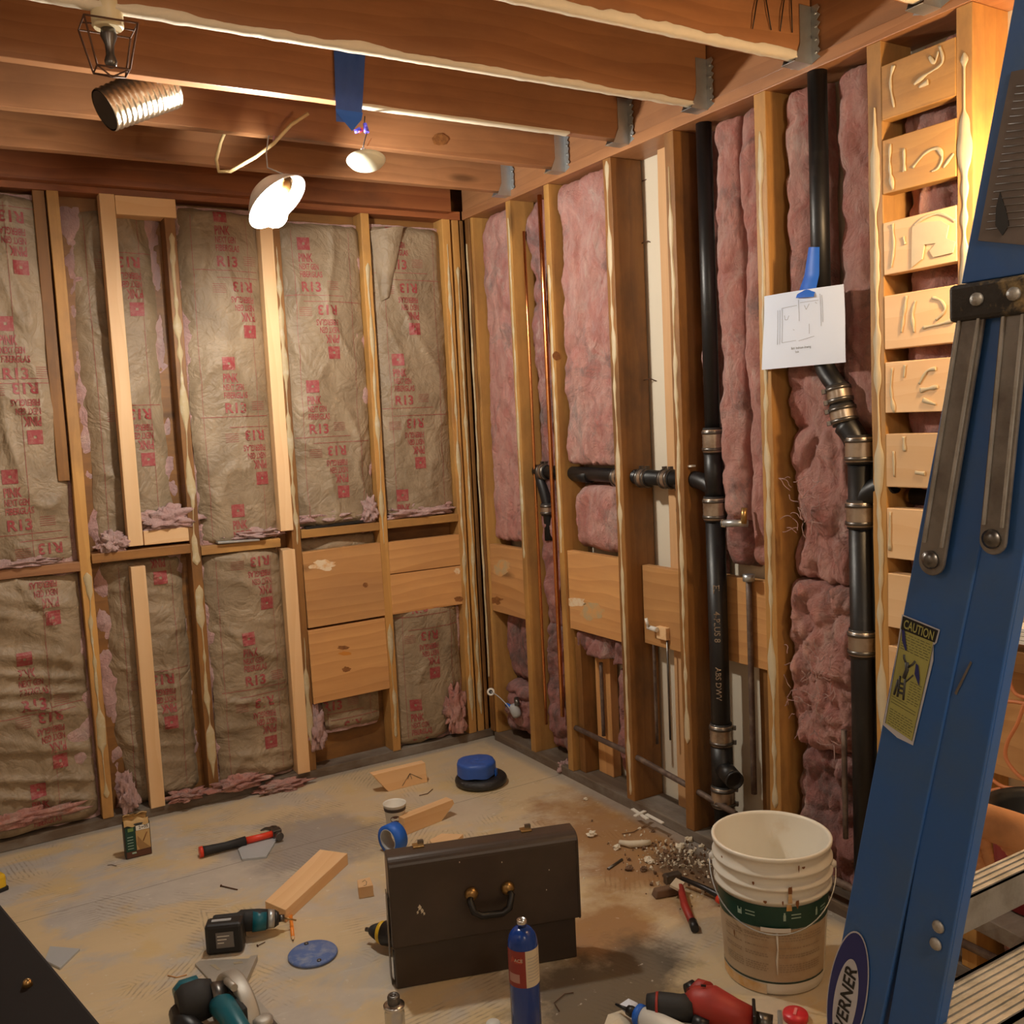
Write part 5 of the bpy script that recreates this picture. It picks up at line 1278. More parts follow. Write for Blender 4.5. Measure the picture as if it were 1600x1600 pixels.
# height so that the shoulder meets the photographed one
for k in range(200):
    z = .15+.002*k
    q = V((p.x, p.y, z))-CAM; zc = q.dot(_f); py = 800-FPX*q.dot(_u)/zc
    if py < 1448: hT = z; break
MB().lathe([(.030, 0), (rr, .006), (rr, hT-.045), (rr*.97, hT-.032), (rr*.86, hT-.018), (rr*.62, hT-.006), (.012, hT), (.001, hT)], 40).build('tank', M['bluetank'], parent=e)
MB().lathe([(.010, hT-.004), (.011, hT+.006), (.0125, hT+.007), (.0125, hT+.017), (.010, hT+.018), (.008, hT+.012)], 20).build('valve', M['steel'], parent=e)
ca = math.atan2(CAM.y-p.y, CAM.x-p.x)
zt, zb_ = hT-.044, hT-.135
def cyl_patch(a0, a1, z0, z1, r, m, name, n=20): 
    MB().grid(lambda u, v: V((r*math.cos(a0+(a1-a0)*u), r*math.sin(a0+(a1-a0)*u), z0+(z1-z0)*v)), n, 4).build(name, M[m] if isinstance(m, str) else m, parent=e)
cyl_patch(ca-2.2, ca+.12, zb_, zt, rr+.0005, 'tankred', 'red_label', 30); cyl_patch(ca+.12, ca+2.0, zb_, zt, rr+.0005, 'tanklabel', 'cream_label', 30)
cyl_patch(ca-1.15, ca-.30, zb_+.012, zb_+.034, rr+.0010, plain('pink_panel', (.45, .25, .22), .5), 'pale_panel')
mb = MB(); f3 = lambda a, z: V(((rr+.0012)*math.cos(a), (rr+.0012)*math.sin(a), z))
mb.add([f3(ca-.95, zt-.030), f3(ca-.50, zt-.030), f3(ca-.12, zt-.030), f3(ca-.12, zt-.014), f3(ca-.45, zt-.013), f3(ca-.80, zt-.014)], [(0, 1, 2, 3, 4, 5)])
mb.build('emblem', plain('emblem_red', (.42, .06, .03), .45), parent=e)
mb = MB(); mb.text('ACE', lambda x, y: V(((rr+.0016)*math.cos(ca-.62+x/rr), (rr+.0016)*math.sin(ca-.62+x/rr), zt-.026+y)), 0, .011, .01); mb.build('emblem_print', M['tanklabel'], parent=e)
mb = MB()
for k in range(8): mb.grid(lambda u, v, k=k: V(((rr+.0009)*math.cos(ca+.25+u*.95), (rr+.0009)*math.sin(ca+.25+u*.95), zt-.020-.008*k+.0012*v)), 8, 1)
mb.build('small_print', M['ink'], parent=e)

# fitting canister next to the case
p = on(619, 1625, 0); e = thing('metal_canister', 'shiny metal bottle with a knurled cap at the bottom edge left of the gas cylinder', 'canister', p)
for k in range(200):
    z = .05+.002*k; q = V((p.x, p.y, z))-CAM
    if 800-FPX*q.dot(_u)/q.dot(_f) < 1566: hT = z; break
MB().lathe([(.024, 0), (.0245, .004), (.0245, hT-.026), (.022, hT-.016), (.026, hT-.012), (.026, hT-.006), (.012, hT-.003)], 30).build('bottle', M['steel'], parent=e)
pr = [(.0145, hT-.006), (.0155, hT-.004), (.0155, hT+.014), (.0135, hT+.018), (.006, hT+.019), (.005, hT+.016), (.001, hT+.016)]
MB().lathe(pr, 24).build('knurled_cap', M['dksteel'], parent=e)
p = on(771, 1607, 0); MB().lathe([(.017, 0), (.018, .003), (.018, .014), (.016, .017), (.001, .018)], 24, Matrix.Translation(p)).build('bottle_stopper', M['white'], label='small white plastic stopper at the bottom edge beside the gas cylinder', cat='stopper')

# five gallon pail
bp_ = V((-.352, -2.160, 0)); e = thing('pail', 'white five-gallon pail with a green band, soiled beige label and rust streaks', 'bucket', bp_)
HB = .375
def rb(z): return .128+.022*z/HB
pr = [(.120, .0), (.127, .004), (rb(.02), .02), (rb(.255), .255), (rb(.255)+.009, .256), (rb(.255)+.009, .262), (rb(.27)+.002, .266), (rb(.29)+.002, .288), (rb(.29)+.010, .290), (rb(.29)+.010, .296), (rb(.3)+.002, .300), (rb(.32)+.002, .322),
      (rb(.32)+.008, .324), (rb(.32)+.008, .330), (rb(.34)+.001, .334), (rb(.36), .362), (rb(.36)+.005, .364), (rb(.36)+.006, HB-.002), (rb(.36)+.003, HB), (rb(.36)-.002, HB-.001), (rb(.36)-.004, HB-.008), (rb(.02)-.004, .010), (.001, .008)]
MB().lathe(pr, 64).build('pail_body', M['bucket'], parent=e)
ca = math.atan2(CAM.y-bp_.y, CAM.x-bp_.x)
def band(z0, z1, off, m, name, a0=0, a1=2*PI, n=72):
    return MB().grid(lambda u, v: V(((rb(z0+(z1-z0)*v)+off)*math.cos(a0+(a1-a0)*u), (rb(z0+(z1-z0)*v)+off)*math.sin(a0+(a1-a0)*u), z0+(z1-z0)*v)), n, 3).build(name, M[m] if isinstance(m, str) else m, parent=e)
band(.185, .245, .0008, 'greenlabel', 'green_band'); band(.040, .183, .0008, 'bucketlabel', 'soiled_label', ca-1.35, ca+1.22)
band(.034, .039, .0010, plain('dark_green_line', (.02, .045, .03), .5), 'dark_line', ca-1.35, ca+1.22)
band(.003, .030, .0010, 'orangestain', 'rust_stain', ca-1.7, ca-.15, 40)
mb = MB(); f4 = lambda a, z, o=.0016: V(((rb(z)+o)*math.cos(ca+a), (rb(z)+o)*math.sin(ca+a), z))
for a in (-.62, .20, .85):      # small pale icons on the band
    mb = MB()
    for da, w, h in ((0, .05, .012), (-.035, .018, .018), (.035, .018, .018)) if a == -.62 else ((0, .045, .016), (0, .028, .022)):
        mb.add([f4(a+da-w/2, .208), f4(a+da+w/2, .208), f4(a+da+w/2, .208+h), f4(a+da-w/2, .208+h)], [(0, 1, 2, 3)])
    for k in range(2): mb.add([f4(a+.12, .225-.009*k), f4(a+.30, .225-.009*k), f4(a+.30, .222-.009*k), f4(a+.12, .222-.009*k)], [(0, 1, 2, 3)])
    mb.build('band_icon', M['greentext'], parent=e)
mb = MB(); q = random.Random(8)
for z in (.165, .158, .151, .131, .112, .106, .085, .079, .073, .067):
    for s in (-1.05, -.55, .10, .55):
        a = s
        while a < s+.42: w = q.uniform(.02, .06); mb.add([f4(a, z, .0013), f4(a+w, z, .0013), f4(a+w, z+.0032, .0013), f4(a, z+.0032, .0013)], [(0, 1, 2, 3)]); a += w+.018
mb.build('faded_print', plain('faded_print', (.36, .27, .18), .6), parent=e)
mb = MB()
for a, z, w, h in ((.28, .292, .035, .02), (.42, .352, .012, .012), (-.30, .308, .02, .006), (.16, .262, .012, .008), (-.12, .262, .03, .005), (.50, .352, .03, .004), (-.9, .348, .02, .004), (-.78, .145, .015, .012), (.40, .258, .03, .014)):
    n = 9; mb.add([f4(a+w*math.cos(2*PI*k/n), z+h*math.sin(2*PI*k/n)*(.8+.3*math.sin(k*2)), .0105 if z > .25 else .003) for k in range(n)], [tuple(range(n))])
mb.build('brown_drips', M['rustmark'], parent=e)
mb = MB(); mb.grid(lambda u, v: f4(.28+.10*(u-.5)*(1-.5*v), .235+.05*v, .0105 if v > .4 else .0022), 6, 8); mb.build('rust_streak', M['orangestain'], parent=e)
band(.178, .190, .006, 'white', 'grip_sleeve', ca-.22, ca+.30, 16)
# wire bail hanging down in front
mb = MB(); pts = []
for k in range(33):
    t = -1+2*k/32; a = ca+t*1.62; z = .300-.120*math.cos(t*PI/2)**1.0; r = rb(z)+.016+.004*math.cos(t*PI/2); pts.append((r*math.cos(a), r*math.sin(a), z))
mb.tube(pts, .0019, 6); mb.build('wire_bail', M['galv'], parent=e)
for s in (-1, 1):
    MB().lathe([(.010, 0), (.011, .008), (.006, .014)], 12, axisM(f4(s*1.62, .300, .004), V((math.cos(ca+s*1.62), math.sin(ca+s*1.62), 0)))).build('bail_ear', M['white'], parent=e)
MB().tube([f4(.06, .176, .004), f4(.07, .13, .003), f4(.05, .10, .003), f4(.06, .06, .002)], [.003, .002, .003, .0012], 6).build('glue_drip', M['white'], parent=e)

# pry tools behind the pail
e = thing('red_handled_hatchet', 'red-handled scraper with a dark head lying left of the white pail', 'hand tool', on(1062, 1400, 0))
MB().tube([on(1063, 1385, .03), on(1070, 1415, .02), on(1085, 1449, .012)], [.010, .012, .011], 12).build('handle', M['red'], parent=e, world=True)
MB().tube([on(1082, 1440, .014), on(1086, 1452, .012)], [.013, .012], 12).build('handle_end', M['black'], parent=e, world=True)
mb = MB(); c = on(1040, 1392, .014); mb.box(c, (.085, .035, .024), Matrix.Rotation(-.25, 3, 'Z'), taper=.8); mb.build('dark_head', M['crumbbrown'], parent=e, world=True, bevel=.004)
mb = MB(); c = on(1058, 1382, .036); mb.box(c, (.05, .03, .008), Matrix.Rotation(.5, 3, 'Z') @ Matrix.Rotation(.3, 3, 'X')); mb.build('pale_chip', M['plaster'], parent=e, world=True)
e = thing('pry_hammer', 'black-headed hammer reaching behind the white pail', 'hand tool', on(1050, 1372, 0))
MB().tube([on(1065, 1372, .03), on(1100, 1387, .025), on(1125, 1400, .02), on(1150, 1408, .02)], [.007, .008, .011, .012], 12).build('shaft', M['black'], parent=e, world=True)
mb = MB(); c = on(1051, 1372, .016); mb.box(c, (.055, .028, .032), Matrix.Rotation(-.2, 3, 'Z')); mb.build('hammer_head', M['dksteel'], parent=e, world=True, bevel=.004)
MB().tube([on(1122, 1404, .02), on(1128, 1407, .02)], [.013, .013], 12).build('red_collar', M['redcoral'], parent=e, world=True)

# reciprocating saw at the bottom edge
e = thing('reciprocating_saw', 'red and black reciprocating saw lying at the bottom edge before the pail', 'power tool', on(1100, 1600, 0))
s0, s1 = on(1015, 1577, .045), on(1181, 1590, .045); dv = (s1-s0).normalized(); LL = (s1-s0).length; up = V((0, 0, 1)); sd = up.cross(dv)
def S3(t, s, z): return s0+dv*(LL*t)+sd*s+up*z
MB().tube([S3(-.01, .01, 0), S3(.10, .008, .005), S3(.30, .0, .01), S3(.42, 0, .012)], [.030, .033, .031, .034], 20).build('rear_grip', M['blackrub'], parent=e, world=True)
MB().tube([S3(.06, .006, .005), S3(.085, .006, .005)], [.0335, .0338], 20).build('red_seam', M['red'], parent=e, world=True)
MB().tube([S3(.36, .0, .010), S3(.46, .01, .016), S3(.60, .0, .022), S3(.80, -.008, .008), S3(.97, -.01, -.004)], [.030, .042, .046, .037, .031], 24).build('red_housing', M['red'], parent=e, world=True)
MB().tube([S3(.40, .036, .02), S3(.50, .058, .026), S3(.56, .040, .036)], [.020, .026, .020], 18).build('motor_bulge', M['red'], parent=e, world=True)
MB().tube([S3(.36, .050, .018), S3(.44, .062, .022)], [.022, .024], 18).build('motor_end_cap', M['black'], parent=e, world=True)
MB().tube([S3(.42, -.035, .0), S3(.56, -.045, -.005)], [.018, .018], 14).build('trigger_guard', M['black'], parent=e, world=True)
mb = MB()
for k, (t, s) in enumerate(((.52, .005), (.555, -.006), (.66, .0), (.80, -.004))): mb.box(S3(t, s, .068-.018*k), (.012 if k < 2 else .05, .004, .004), frame(dv, up))
mb.build('vent_slots', M['black'], parent=e, world=True)
MB().box(S3(.985, -.01, -.002), (.008, .075, .07), frame(dv, up)).build('boot_plate', M['black'], parent=e, world=True, bevel=.003)
MB().tube([S3(.99, -.01, -.003), S3(1.15, -.014, -.006)], [.023, .022], 18).build('blade_clamp', M['dksteel'], parent=e, world=True)
MB().box(S3(1.22, -.014, -.01), (.010, .06, .05), frame(dv, up)).build('shoe', M['galv'], parent=e, world=True, bevel=.002)

# caulk tube
e = thing('caulk_tube', 'white sealant tube with a blue collar and black nozzle at the bottom edge', 'caulk tube', on(1010, 1592, 0))
k0, k1 = on(962, 1569, .03), on(1060, 1615, .03); dv = (k1-k0).normalized()
MB().tube([k0, k0+dv*.045], [.003, .006], 10).build('nozzle', M['black'], parent=e, world=True)
MB().tube([k0+dv*.038, k0+dv*.050, k0+dv*.062], [.012, .014, .011], 14).build('nozzle_nut', M['black'], parent=e, world=True)
MB().tube([k0+dv*.060, k0+dv*.068, k0+dv*.085], [.014, .026, .027], 24).build('blue_collar', M['tape'], parent=e, world=True)
MB().tube([k0+dv*.085, k0+dv*.28], [.0255, .0255], 24).build('tube_body', M['white'], parent=e, world=True)
# paper scraps at the bottom
def scrap(pts, label, m='paper', z=.004, cat='scrap', name='paper_scrap'):
    P = [on(x, y, z+.006*math.sin(i*1.7)) for i, (x, y) in enumerate(pts)]; n = len(P); mb = MB(); c = sum(P, V())/n+V((0, 0, .008))
    mb.add(P+[c]+[p-V((0, 0, .003)) for p in P]+[c-V((0, 0, .004))], [(i, (i+1) % n, n) for i in range(n)]+[(n+1+(i+1) % n, n+1+i, 2*n+1) for i in range(n)]+[((i+1) % n, i, n+1+i, n+1+(i+1) % n) for i in range(n)])
    return mb.build(name, M[m], label=label, cat=cat)
scrap([(967, 1570), (982, 1560), (996, 1567), (1004, 1590), (985, 1588)], 'white paper scrap behind the caulk nozzle')
scrap([(950, 1585), (972, 1578), (990, 1592), (985, 1610), (940, 1612)], 'crumpled off-white scrap at the bottom edge left of the caulk tube', 'plaster')
p = on(1243, 1592, 0); e = thing('red_disc', 'round red plastic disc lying between the red saw and the blue ladder', 'disc', p)
MB().lathe([(.030, 0), (.031, .012), (.029, .017), (.001, .018)], 32).build('cap', M['redcap'], parent=e)
MB().box((0, 0, .019), (.028, .007, .003), Matrix.Rotation(.6, 3, 'Z')).build('raised_bar', plain('pale_red', (.80, .28, .28), .4), parent=e)

# rubble along the plumbing wall
q = random.Random(12)
def chip(mb, c, s):
    R = Euler((q.uniform(0, 3), q.uniform(0, 3), q.uniform(0, 3))).to_matrix(); mb.box(V(c)+V((0, 0, s*.35)), (s, s*q.uniform(.5, .9), s*q.uniform(.3, .7)), R, taper=q.uniform(.5, .95))
mb = MB(); mb2 = MB()
for k in range(620):
    x, y = q.gauss(1078, 52), q.gauss(1338, 26)
    if x > 1118 or y < 1292+(x-1000)*.35: continue
    P = on(x, y); s = q.choice([.004, .005, .006, .009, .013])
    if P.x < .0: chip(mb if q.random() < .5 else mb2, P, s)
mb.build('plaster_crumbs', M['crumb'], label='pale plaster crumbs scattered beside the wall left of the pail', cat='debris', kind='stuff')
mb2.build('dirt_crumbs', M['crumbbrown'], label='brown dirt crumbs scattered beside the wall left of the pail', cat='debris', kind='stuff')
def lump(px, py, s, label, m='crumb', nm='plaster_chunk', seed=1):
    P = on(px, py); mb = MB()
    def G(u, v):
        a = u*2*PI; b = (v-.5)*PI; d = V((math.cos(a)*math.cos(b), math.sin(a)*math.cos(b), math.sin(b)))
        k = s*(.75+.5*noise.noise(d*2.3+V((seed*7.1, 0, 0)))); return P+V((d.x*k, d.y*k*.8, max(0, d.z*k*.6+s*.4)))
    mb.grid(G, 10, 7)
    for i in range(len(mb.sm)): mb.sm[i] = False
    mb.build(nm, M[m], label=label, cat='debris')
for i, (x, y, s, lb, m) in enumerate(((1012, 1346, .020, 'white plaster lump nearest the pale scroll on the floor', 'crumb'), (1017, 1349, .016, 'white plaster lump touching a larger one left of the rubble', 'crumb'), (1062, 1326, .022, 'largest white plaster lump in the rubble', 'crumb'),
        (1079, 1333, .014, 'small white lump right of the largest one in the rubble', 'crumb'), (1076, 1315, .020, 'tan plaster lump at the top of the rubble', 'plaster'), (1096, 1324, .013, 'tan lump at the right end of the rubble', 'plaster'),
        (915, 1250, .012, 'lone white crumb on the floor near the sole plate', 'crumb'), (925, 1307, .024, 'white crumbled plaster right of the brown case top', 'crumb'), (964, 1327, .018, 'flat white plaster flake left of the scroll', 'crumb'),
        (983, 1360, .018, 'brown lump on the floor, left one of two', 'crumbbrown'), (1006, 1361, .018, 'brown lump on the floor, right one of two', 'crumbbrown'), (1020, 1300, .010, 'small brown crumb under the white strips', 'crumbbrown'))):
    lump(x, y, s, lb, m, seed=i+1)
MB().tube([on(968, 1316, .012), on(985, 1319, .013), on(1003, 1318, .013), on(1016, 1316, .012)], [.008, .012, .012, .009], 10).build('rolled_scrap', M['plaster'], label='pale rolled scrap lying on the wet stain', cat='scrap')
nail((972, 1343), (950, 1358), 'dark bolt on the floor left of the rubble', .005, 'dksteel')
MB().tube([on(972, 1303, .003), on(990, 1300, .004), on(1000, 1294, .003)], .0015, 5).build('twig', M['rust'], label='thin dark splinter on the orange stain', cat='splinter')
for i, (a, b, lb) in enumerate((((988, 1264), (1012, 1280), 'longest'), ((992, 1276), (1008, 1268), 'crossed'), ((1010, 1274), (1036, 1288), 'lower'))):
    A_, B_ = on(*a, .05), on(*b, .046); dv = B_-A_; cc = (A_+B_)/2+V((-.0, 0, .002*i)); MB().box(cc, (dv.length, .014, .005), frame(dv, (0, 0, 1))).build('white_strip', M['white'], label=lb+' of the white plastic strips leaning on the sole plate', cat='strip', bevel=.001)
tuft((U(882, 1206, 'z', .0).x, U(882, 1206, 'z', 0).y, 0.0), (.028, .020, .026), 19.4, 'small pale pink wool tuft on the floor against the plumbing wall', 'fluffpale')

# ---------------------------------------------------------------- stepladder
XL = -1.33
e = thing('stepladder', 'blue fibreglass stepladder with aluminium treads, standing close on the right', 'ladder', (-1.1, -3.2, 0))
def rail(z0, z1, yL, kL, wid, x, name, sgn=1, m='blueladder', flange=.026):
    mb = MB()
    for (u0, u1, xa, xb) in ((0, wid, 0, .004), (0, .004, .004, flange), (wid-.004, wid, .004, flange)):
        vs = []
        for z in (z0, z1):
            yl = yL-kL*(z-.8)
            for u, xx in ((u0, xa), (u1, xa), (u1, xb), (u0, xb)): vs.append((x+sgn*xx, yl-u, z))
        f = [(0, 1, 2, 3), (7, 6, 5, 4), (0, 4, 5, 1), (1, 5, 6, 2), (2, 6, 7, 3), (3, 7, 4, 0)]
        mb.add(vs, [q_[::-1] for q_ in f] if sgn > 0 else f)
    return mb.build(name, M[m], parent=e, world=True, bevel=.0015)
Lz = lambda z: -3.2115-.2215*(z-.8)
rail(.0, 1.99, -3.2115, .2215, .068, XL, 'rear_rail'); rail(.0, 1.99, -3.286, .188, .054, XL+.003, 'front_rail', flange=.020)
XR = -.86
rail(.0, 1.99, -3.2115, .2215, .068, XR, 'rear_rail', -1); rail(.0, 1.99, -3.286, .188, .047, XR-.003, 'front_rail', -1, flange=.020)
mb = MB(); mb.box((-1.095, -3.49, 1.995), (.50, .17, .03)); mb.build('top_cap', M['blueladder'], parent=e, world=True, bevel=.006)
# treads: rear brace and front step
z1_ = U(1490, 1405, 'y', -3.27).z; z2_ = U(1452, 1585, 'y', -3.33).z
def tread(y, z, dep, ht, name='step'):
    mb = MB(); mb.box((-1.095, y, z-.002), (.44, dep, .004)); mb.box((-1.095, y-dep/2+.002, z-ht/2), (.44, .004, ht)); mb.box((-1.095, y+dep/2-.002, z-ht/2), (.44, .004, ht))
    for k in range(int(dep/.009)): mb.box((-1.095, y-dep/2+.006+k*.009, z+.0008), (.44, .0035, .0018))
    mb.build(name, M['alu'], parent=e, world=True)
tread(-3.262, z1_, .036, .040, 'rear_rung'); tread(-3.345, z2_, .080, .030)
for k in (1, 2, 3): tread(-3.345-.19*.305*k, z2_+.305*k, .076, .028) if k == 3 else None
for k in (-1, -2): tread(-3.345-.20*.305*k, z2_+.305*k, .080, .028); tread(-3.262-.2215*.305*k, z1_+.305*k, .036, .035, 'rear_rung')
# spreader bars lying along the rails
def bar(p0, p1, w, x, name='spreader_bar'):
    a, b = U(*p0, 'x', x), U(*p1, 'x', x); R = frame(b-a, (-1, 0, 0)); L = (b-a).length; mb = MB()
    pl = [(0, -w/2), (L-w/2, -w/2)]+[(L-w/2+w/2*math.sin(t), -w/2*math.cos(t)) for t in [PI*k/10 for k in range(1, 10)]]+[(L-w/2, w/2), (0, w/2)]
    Mx = Matrix.Translation(a) @ R.to_4x4(); mb.prism(pl, .004, Mx)
    o = mb.build(name, M['greyalu'], parent=e, world=True, bevel=.001)
    mb = MB(); mb.box(Mx @ V((L*.45, w*.34, .005)), (L*.86, .0025, .003), R); mb.box(Mx @ V((L*.45, -w*.34, .005)), (L*.86, .0025, .003), R)
    mb.build('bar_ridge', M['alu'] if name != 'x' else M['alu'], parent=e, world=True)
    MB().lathe([(.009, 0), (.009, .003), (.004, .006), (.001, .0065)], 16, Mx @ Matrix.Translation((L-w/2-.002, 0, .004))).build('rivet', M['dksteel'], parent=e, world=True)
bar((1523, 478), (1455, 898), .028, XL-.004); bar((1590, 480), (1552, 866), .026, XL-.002)
# hinge bracket coated in tar
y_ = Lz(1.575); mb = MB(); mb.box((XL-.006, y_-.070, 1.578), (.012, .150, .034), Matrix.Rotation(-.0, 3, 'X')); mb.build('hinge_bracket', M['grime'], parent=e, world=True, bevel=.004)
for k in range(3): MB().lathe([(.006, 0), (.006, .003), (.002, .005)], 12, axisM((XL-.012, y_-.025-.035*k, 1.579), (-1, 0, 0))).build('bracket_rivet', M['alu'], parent=e, world=True)
# big plate above the bracket with the worn label
def rq(name, pts, m, x, hh=.0008):
    P = [U(*p, 'x', x) for p in pts]; n = len(P); mb = MB(); mb.add(P+[p+V((hh, 0, 0)) for p in P], [tuple(range(n))[::-1], tuple(range(n, 2*n))]+[(i, (i+1) % n, n+(i+1) % n, n+i) for i in range(n)])
    return mb.build(name, M[m] if isinstance(m, str) else m, parent=e, world=True)
mb = MB(); vs = [];
for z in (1.596, 1.985):
    yl = Lz(z)+.001
    for yy, xx in ((yl, XL-.005), (yl-.150, XL-.005), (yl-.150, XL), (yl, XL)): vs.append((xx, yy, z))
mb.add(vs, [(3, 2, 1, 0), (4, 5, 6, 7), (0, 1, 5, 4), (1, 2, 6, 5), (2, 3, 7, 6), (3, 0, 4, 7)]); mb.build('side_gusset', M['blueladder'], parent=e, world=True, bevel=.001)
rq('worn_label', [(1580, 112), (1640, 100), (1612, 384), (1528, 376), (1548, 270)], 'oldlabel', XL-.0062)
mb = MB(); q = random.Random(4)
for k in range(20):
    t = k/20; x0 = 1580-50*t+8; y0 = 135+235*t; P = [U(x0, y0, 'x', XL-.0066), U(x0+60, y0-6, 'x', XL-.0066)]
    mb.tube(P, .0006, 4)
mb.build('label_lines', M['greyalu'], parent=e, world=True)
rq('scuff', [(1562, 300), (1572, 330), (1576, 352), (1566, 368), (1555, 352), (1556, 325)], 'black', XL-.0072)
# caution sticker
cu0, cu1, cu2, cu3 = [U(*p, 'x', XL-.0008) for p in ((1411, 962), (1467, 985), (1426, 1164), (1381, 1135))]
def ST(u, v, o=0): p = cu0.lerp(cu1, u).lerp(cu3.lerp(cu2, u), v); return V((p.x-o, p.y, p.z))
def sq(name, pts, m, o):
    mb = MB(); mb.add([ST(u, v, o) for u, v in pts], [tuple(range(len(pts)))[::-1]]); return mb.build(name, M[m], parent=e, world=True)
sq('sticker_border', [(-.03, -.01), (1.03, -.01), (1.02, .10), (.96, .13), (1.04, .25), (1.02, 1.0), (.5, 1.02), (-.03, .99), (.02, .5)], 'stickerwhite', .0004)
sq('sticker_face', [(.05, .10), (.93, .10), (.97, .30), (.97, .97), (.04, .96)], 'stickeryellow', .0007)
sq('caution_bar', [(.01, .0), (1.0, .0), (.98, .105), (.02, .115)], 'black', .0009)
mb = MB(); mb.text('CAUTION', lambda x, y: ST(.10+x*1.04, .085-y*1.0, .0013), 0, .20, .012) if False else None
vs, fs, wd = text_mesh('CAUTION', .015)
mb = MB(); mb.add([ST(.08+.84*x/wd, .092-.105*y, .0014) for x, y in vs], fs); mb.build('caution_print', M['stickeryellow'], parent=e, world=True)
mb = MB(); q = random.Random(2)
def SL(u0, v0, u1, v1, w=.004):
    mb.add([ST(u0, v0-w/2, .0012), ST(u1, v1-w/2, .0012), ST(u1, v1+w/2, .0012), ST(u0, v0+w/2, .0012)], [(0, 1, 2, 3)])
for k in range(7):
    v = .135+.022*k; u = .10
    while u < .88: w_ = q.uniform(.05, .14); SL(u, v, min(u+w_, .92), v); u += w_+.03
for k in range(9):
    v = .50+.022*k; u = .56
    while u < .88: w_ = q.uniform(.05, .12); SL(u, v, min(u+w_, .93), v); u += w_+.03
for v in (.70, .725, .75): SL(.10, v, .60+.3*(v > .71), v, .0035)
for k in range(7):
    v = .81+.022*k; u = .12
    while u < .86: w_ = q.uniform(.05, .14); SL(u, v, min(u+w_, .92), v); u += w_+.03
for a in ((.05, .10, .05, .96), (.965, .12, .97, .97)): mb.add([ST(a[0]-.006, a[1], .0012), ST(a[0]+.006, a[1], .0012), ST(a[2]+.006, a[3], .0012), ST(a[2]-.006, a[3], .0012)], [(0, 1, 2, 3)])
# little drawing of a ladder and a climber
def SP(p, r=.0012): mb.tube([ST(u, v, .001) for u, v in p], r, 5)
SP([(.24, .50), (.27, .68)]); SP([(.40, .50), (.46, .68)]); SP([(.20, .54), (.16, .68)]); SP([(.26, .56), (.42, .55)]); SP([(.27, .60), (.44, .59)]); SP([(.28, .64), (.45, .63)])
SP([(.36, .50), (.40, .42), (.36, .36)], .0022); SP([(.36, .38), (.26, .34), (.24, .31)], .0012); SP([(.40, .40), (.52, .36), (.58, .32)], .0012); SP([(.44, .52), (.60, .44)], .0008)
mb.build('sticker_print', M['inkdark'], parent=e, world=True)
sq('torn_patch', [(.62, .33), (.70, .34), (.80, .43), (.84, .50), (.78, .48), (.64, .42)], 'navy', .0018); sq('torn_patch', [(.06, .11), (.14, .11), (.30, .26), (.26, .27), (.12, .20)], 'navy', .0018)
# oval maker's emblem near the foot
oc = U(1324, 1552, 'x', XL-.001); ra = V((0, -.2161, .9764)); rbv = V((0, .9764, .2161)); aN = V((-1, 0, 0))
def OV(s, t, o=0): return oc+ra*s+rbv*t+aN*o
def oval(a, b, m, o, name, s0=0, n=48): mb = MB(); mb.add([OV(s0, 0, o)]+[OV(s0+a*math.cos(2*PI*k/n), b*math.sin(2*PI*k/n), o) for k in range(n)], [(0, (k+1) % n+1, k+1) for k in range(n)]); return mb.build(name, M[m], parent=e, world=True)
oval(.082, .0255, 'stickerwhite', .0004, 'emblem_border'); oval(.080, .0240, 'navy', .0008, 'emblem_oval'); oval(.056, .0150, 'stickerwhite', .0012, 'emblem_centre', -.010)
vs, fs, wd = text_mesh('WERNER', .022)
mb = MB(); mb.add([OV(-.060+.098*x/wd, -.0075+.0215*y, .0018) for x, y in vs], fs); mb.build('emblem_letters', M['black'], parent=e, world=True)
for s, (px, py) in enumerate(((1466, 1448), (1462, 1475))): MB().lathe([(.007, 0), (.006, .002), (.001, .003)], 12, axisM(U(px, py, 'x', XL+.002), (-1, 0, 0))).build('rail_rivet', M['alu'], parent=e, world=True)
rq('scratch', [(1516, 1033), (1518, 1036), (1494, 1086), (1491, 1083)], 'greyalu', XL+.0015)

# ---------------------------------------------------------------- behind the ladder
# leather gloves hung over the rear rung
g0 = thing('leather_gloves', 'tan leather work glove hanging over the ladder behind its blue rail', 'glove', D(1560, 1370, 1.62))
def D2(px, py, d): return D(px, py, d)
dG = 1.60
mb = MB(); mb.tube([D2(1500, 1272, dG), D2(1512, 1278, dG), D2(1540, 1284, dG), D2(1580, 1296, dG-.005), D2(1620, 1314, dG-.01), D2(1660, 1330, dG)], [.012, .026, .030, .030, .034, .030], 20)
mb.tube([D2(1506, 1268, dG), D2(1560, 1282, dG-.012), D2(1640, 1308, dG-.012)], [.010, .014, .016], 14)
mb.build('palm', M['leather'], parent=g0, world=True)
for k, (r_, pts) in enumerate(((.0165, ((1514, 1290), (1512, 1316), (1520, 1342), (1532, 1360))), (.0145, ((1534, 1294), (1534, 1320), (1540, 1343), (1544, 1358))), (.020, ((1572, 1306), (1590, 1326), (1606, 1345), (1618, 1366))), (.017, ((1602, 1306), (1618, 1322), (1632, 1345), (1640, 1362))))):
    P = [D2(x, y, dG+.002*k) for x, y in pts]; Q = []
    for i in range(len(P)-1):
        for q_ in range(8): Q.append(P[i].lerp(P[i+1], q_/8))
    Q.append(P[-1]); nq = len(Q)-1
    MB().tube(Q, [r_*(1-.35*(i/nq)**3)*(1+.055*math.sin(i*1.9)) if i < nq else r_*.35 for i in range(nq+1)], 16).build('glove_finger', M['leather'], parent=g0, world=True)
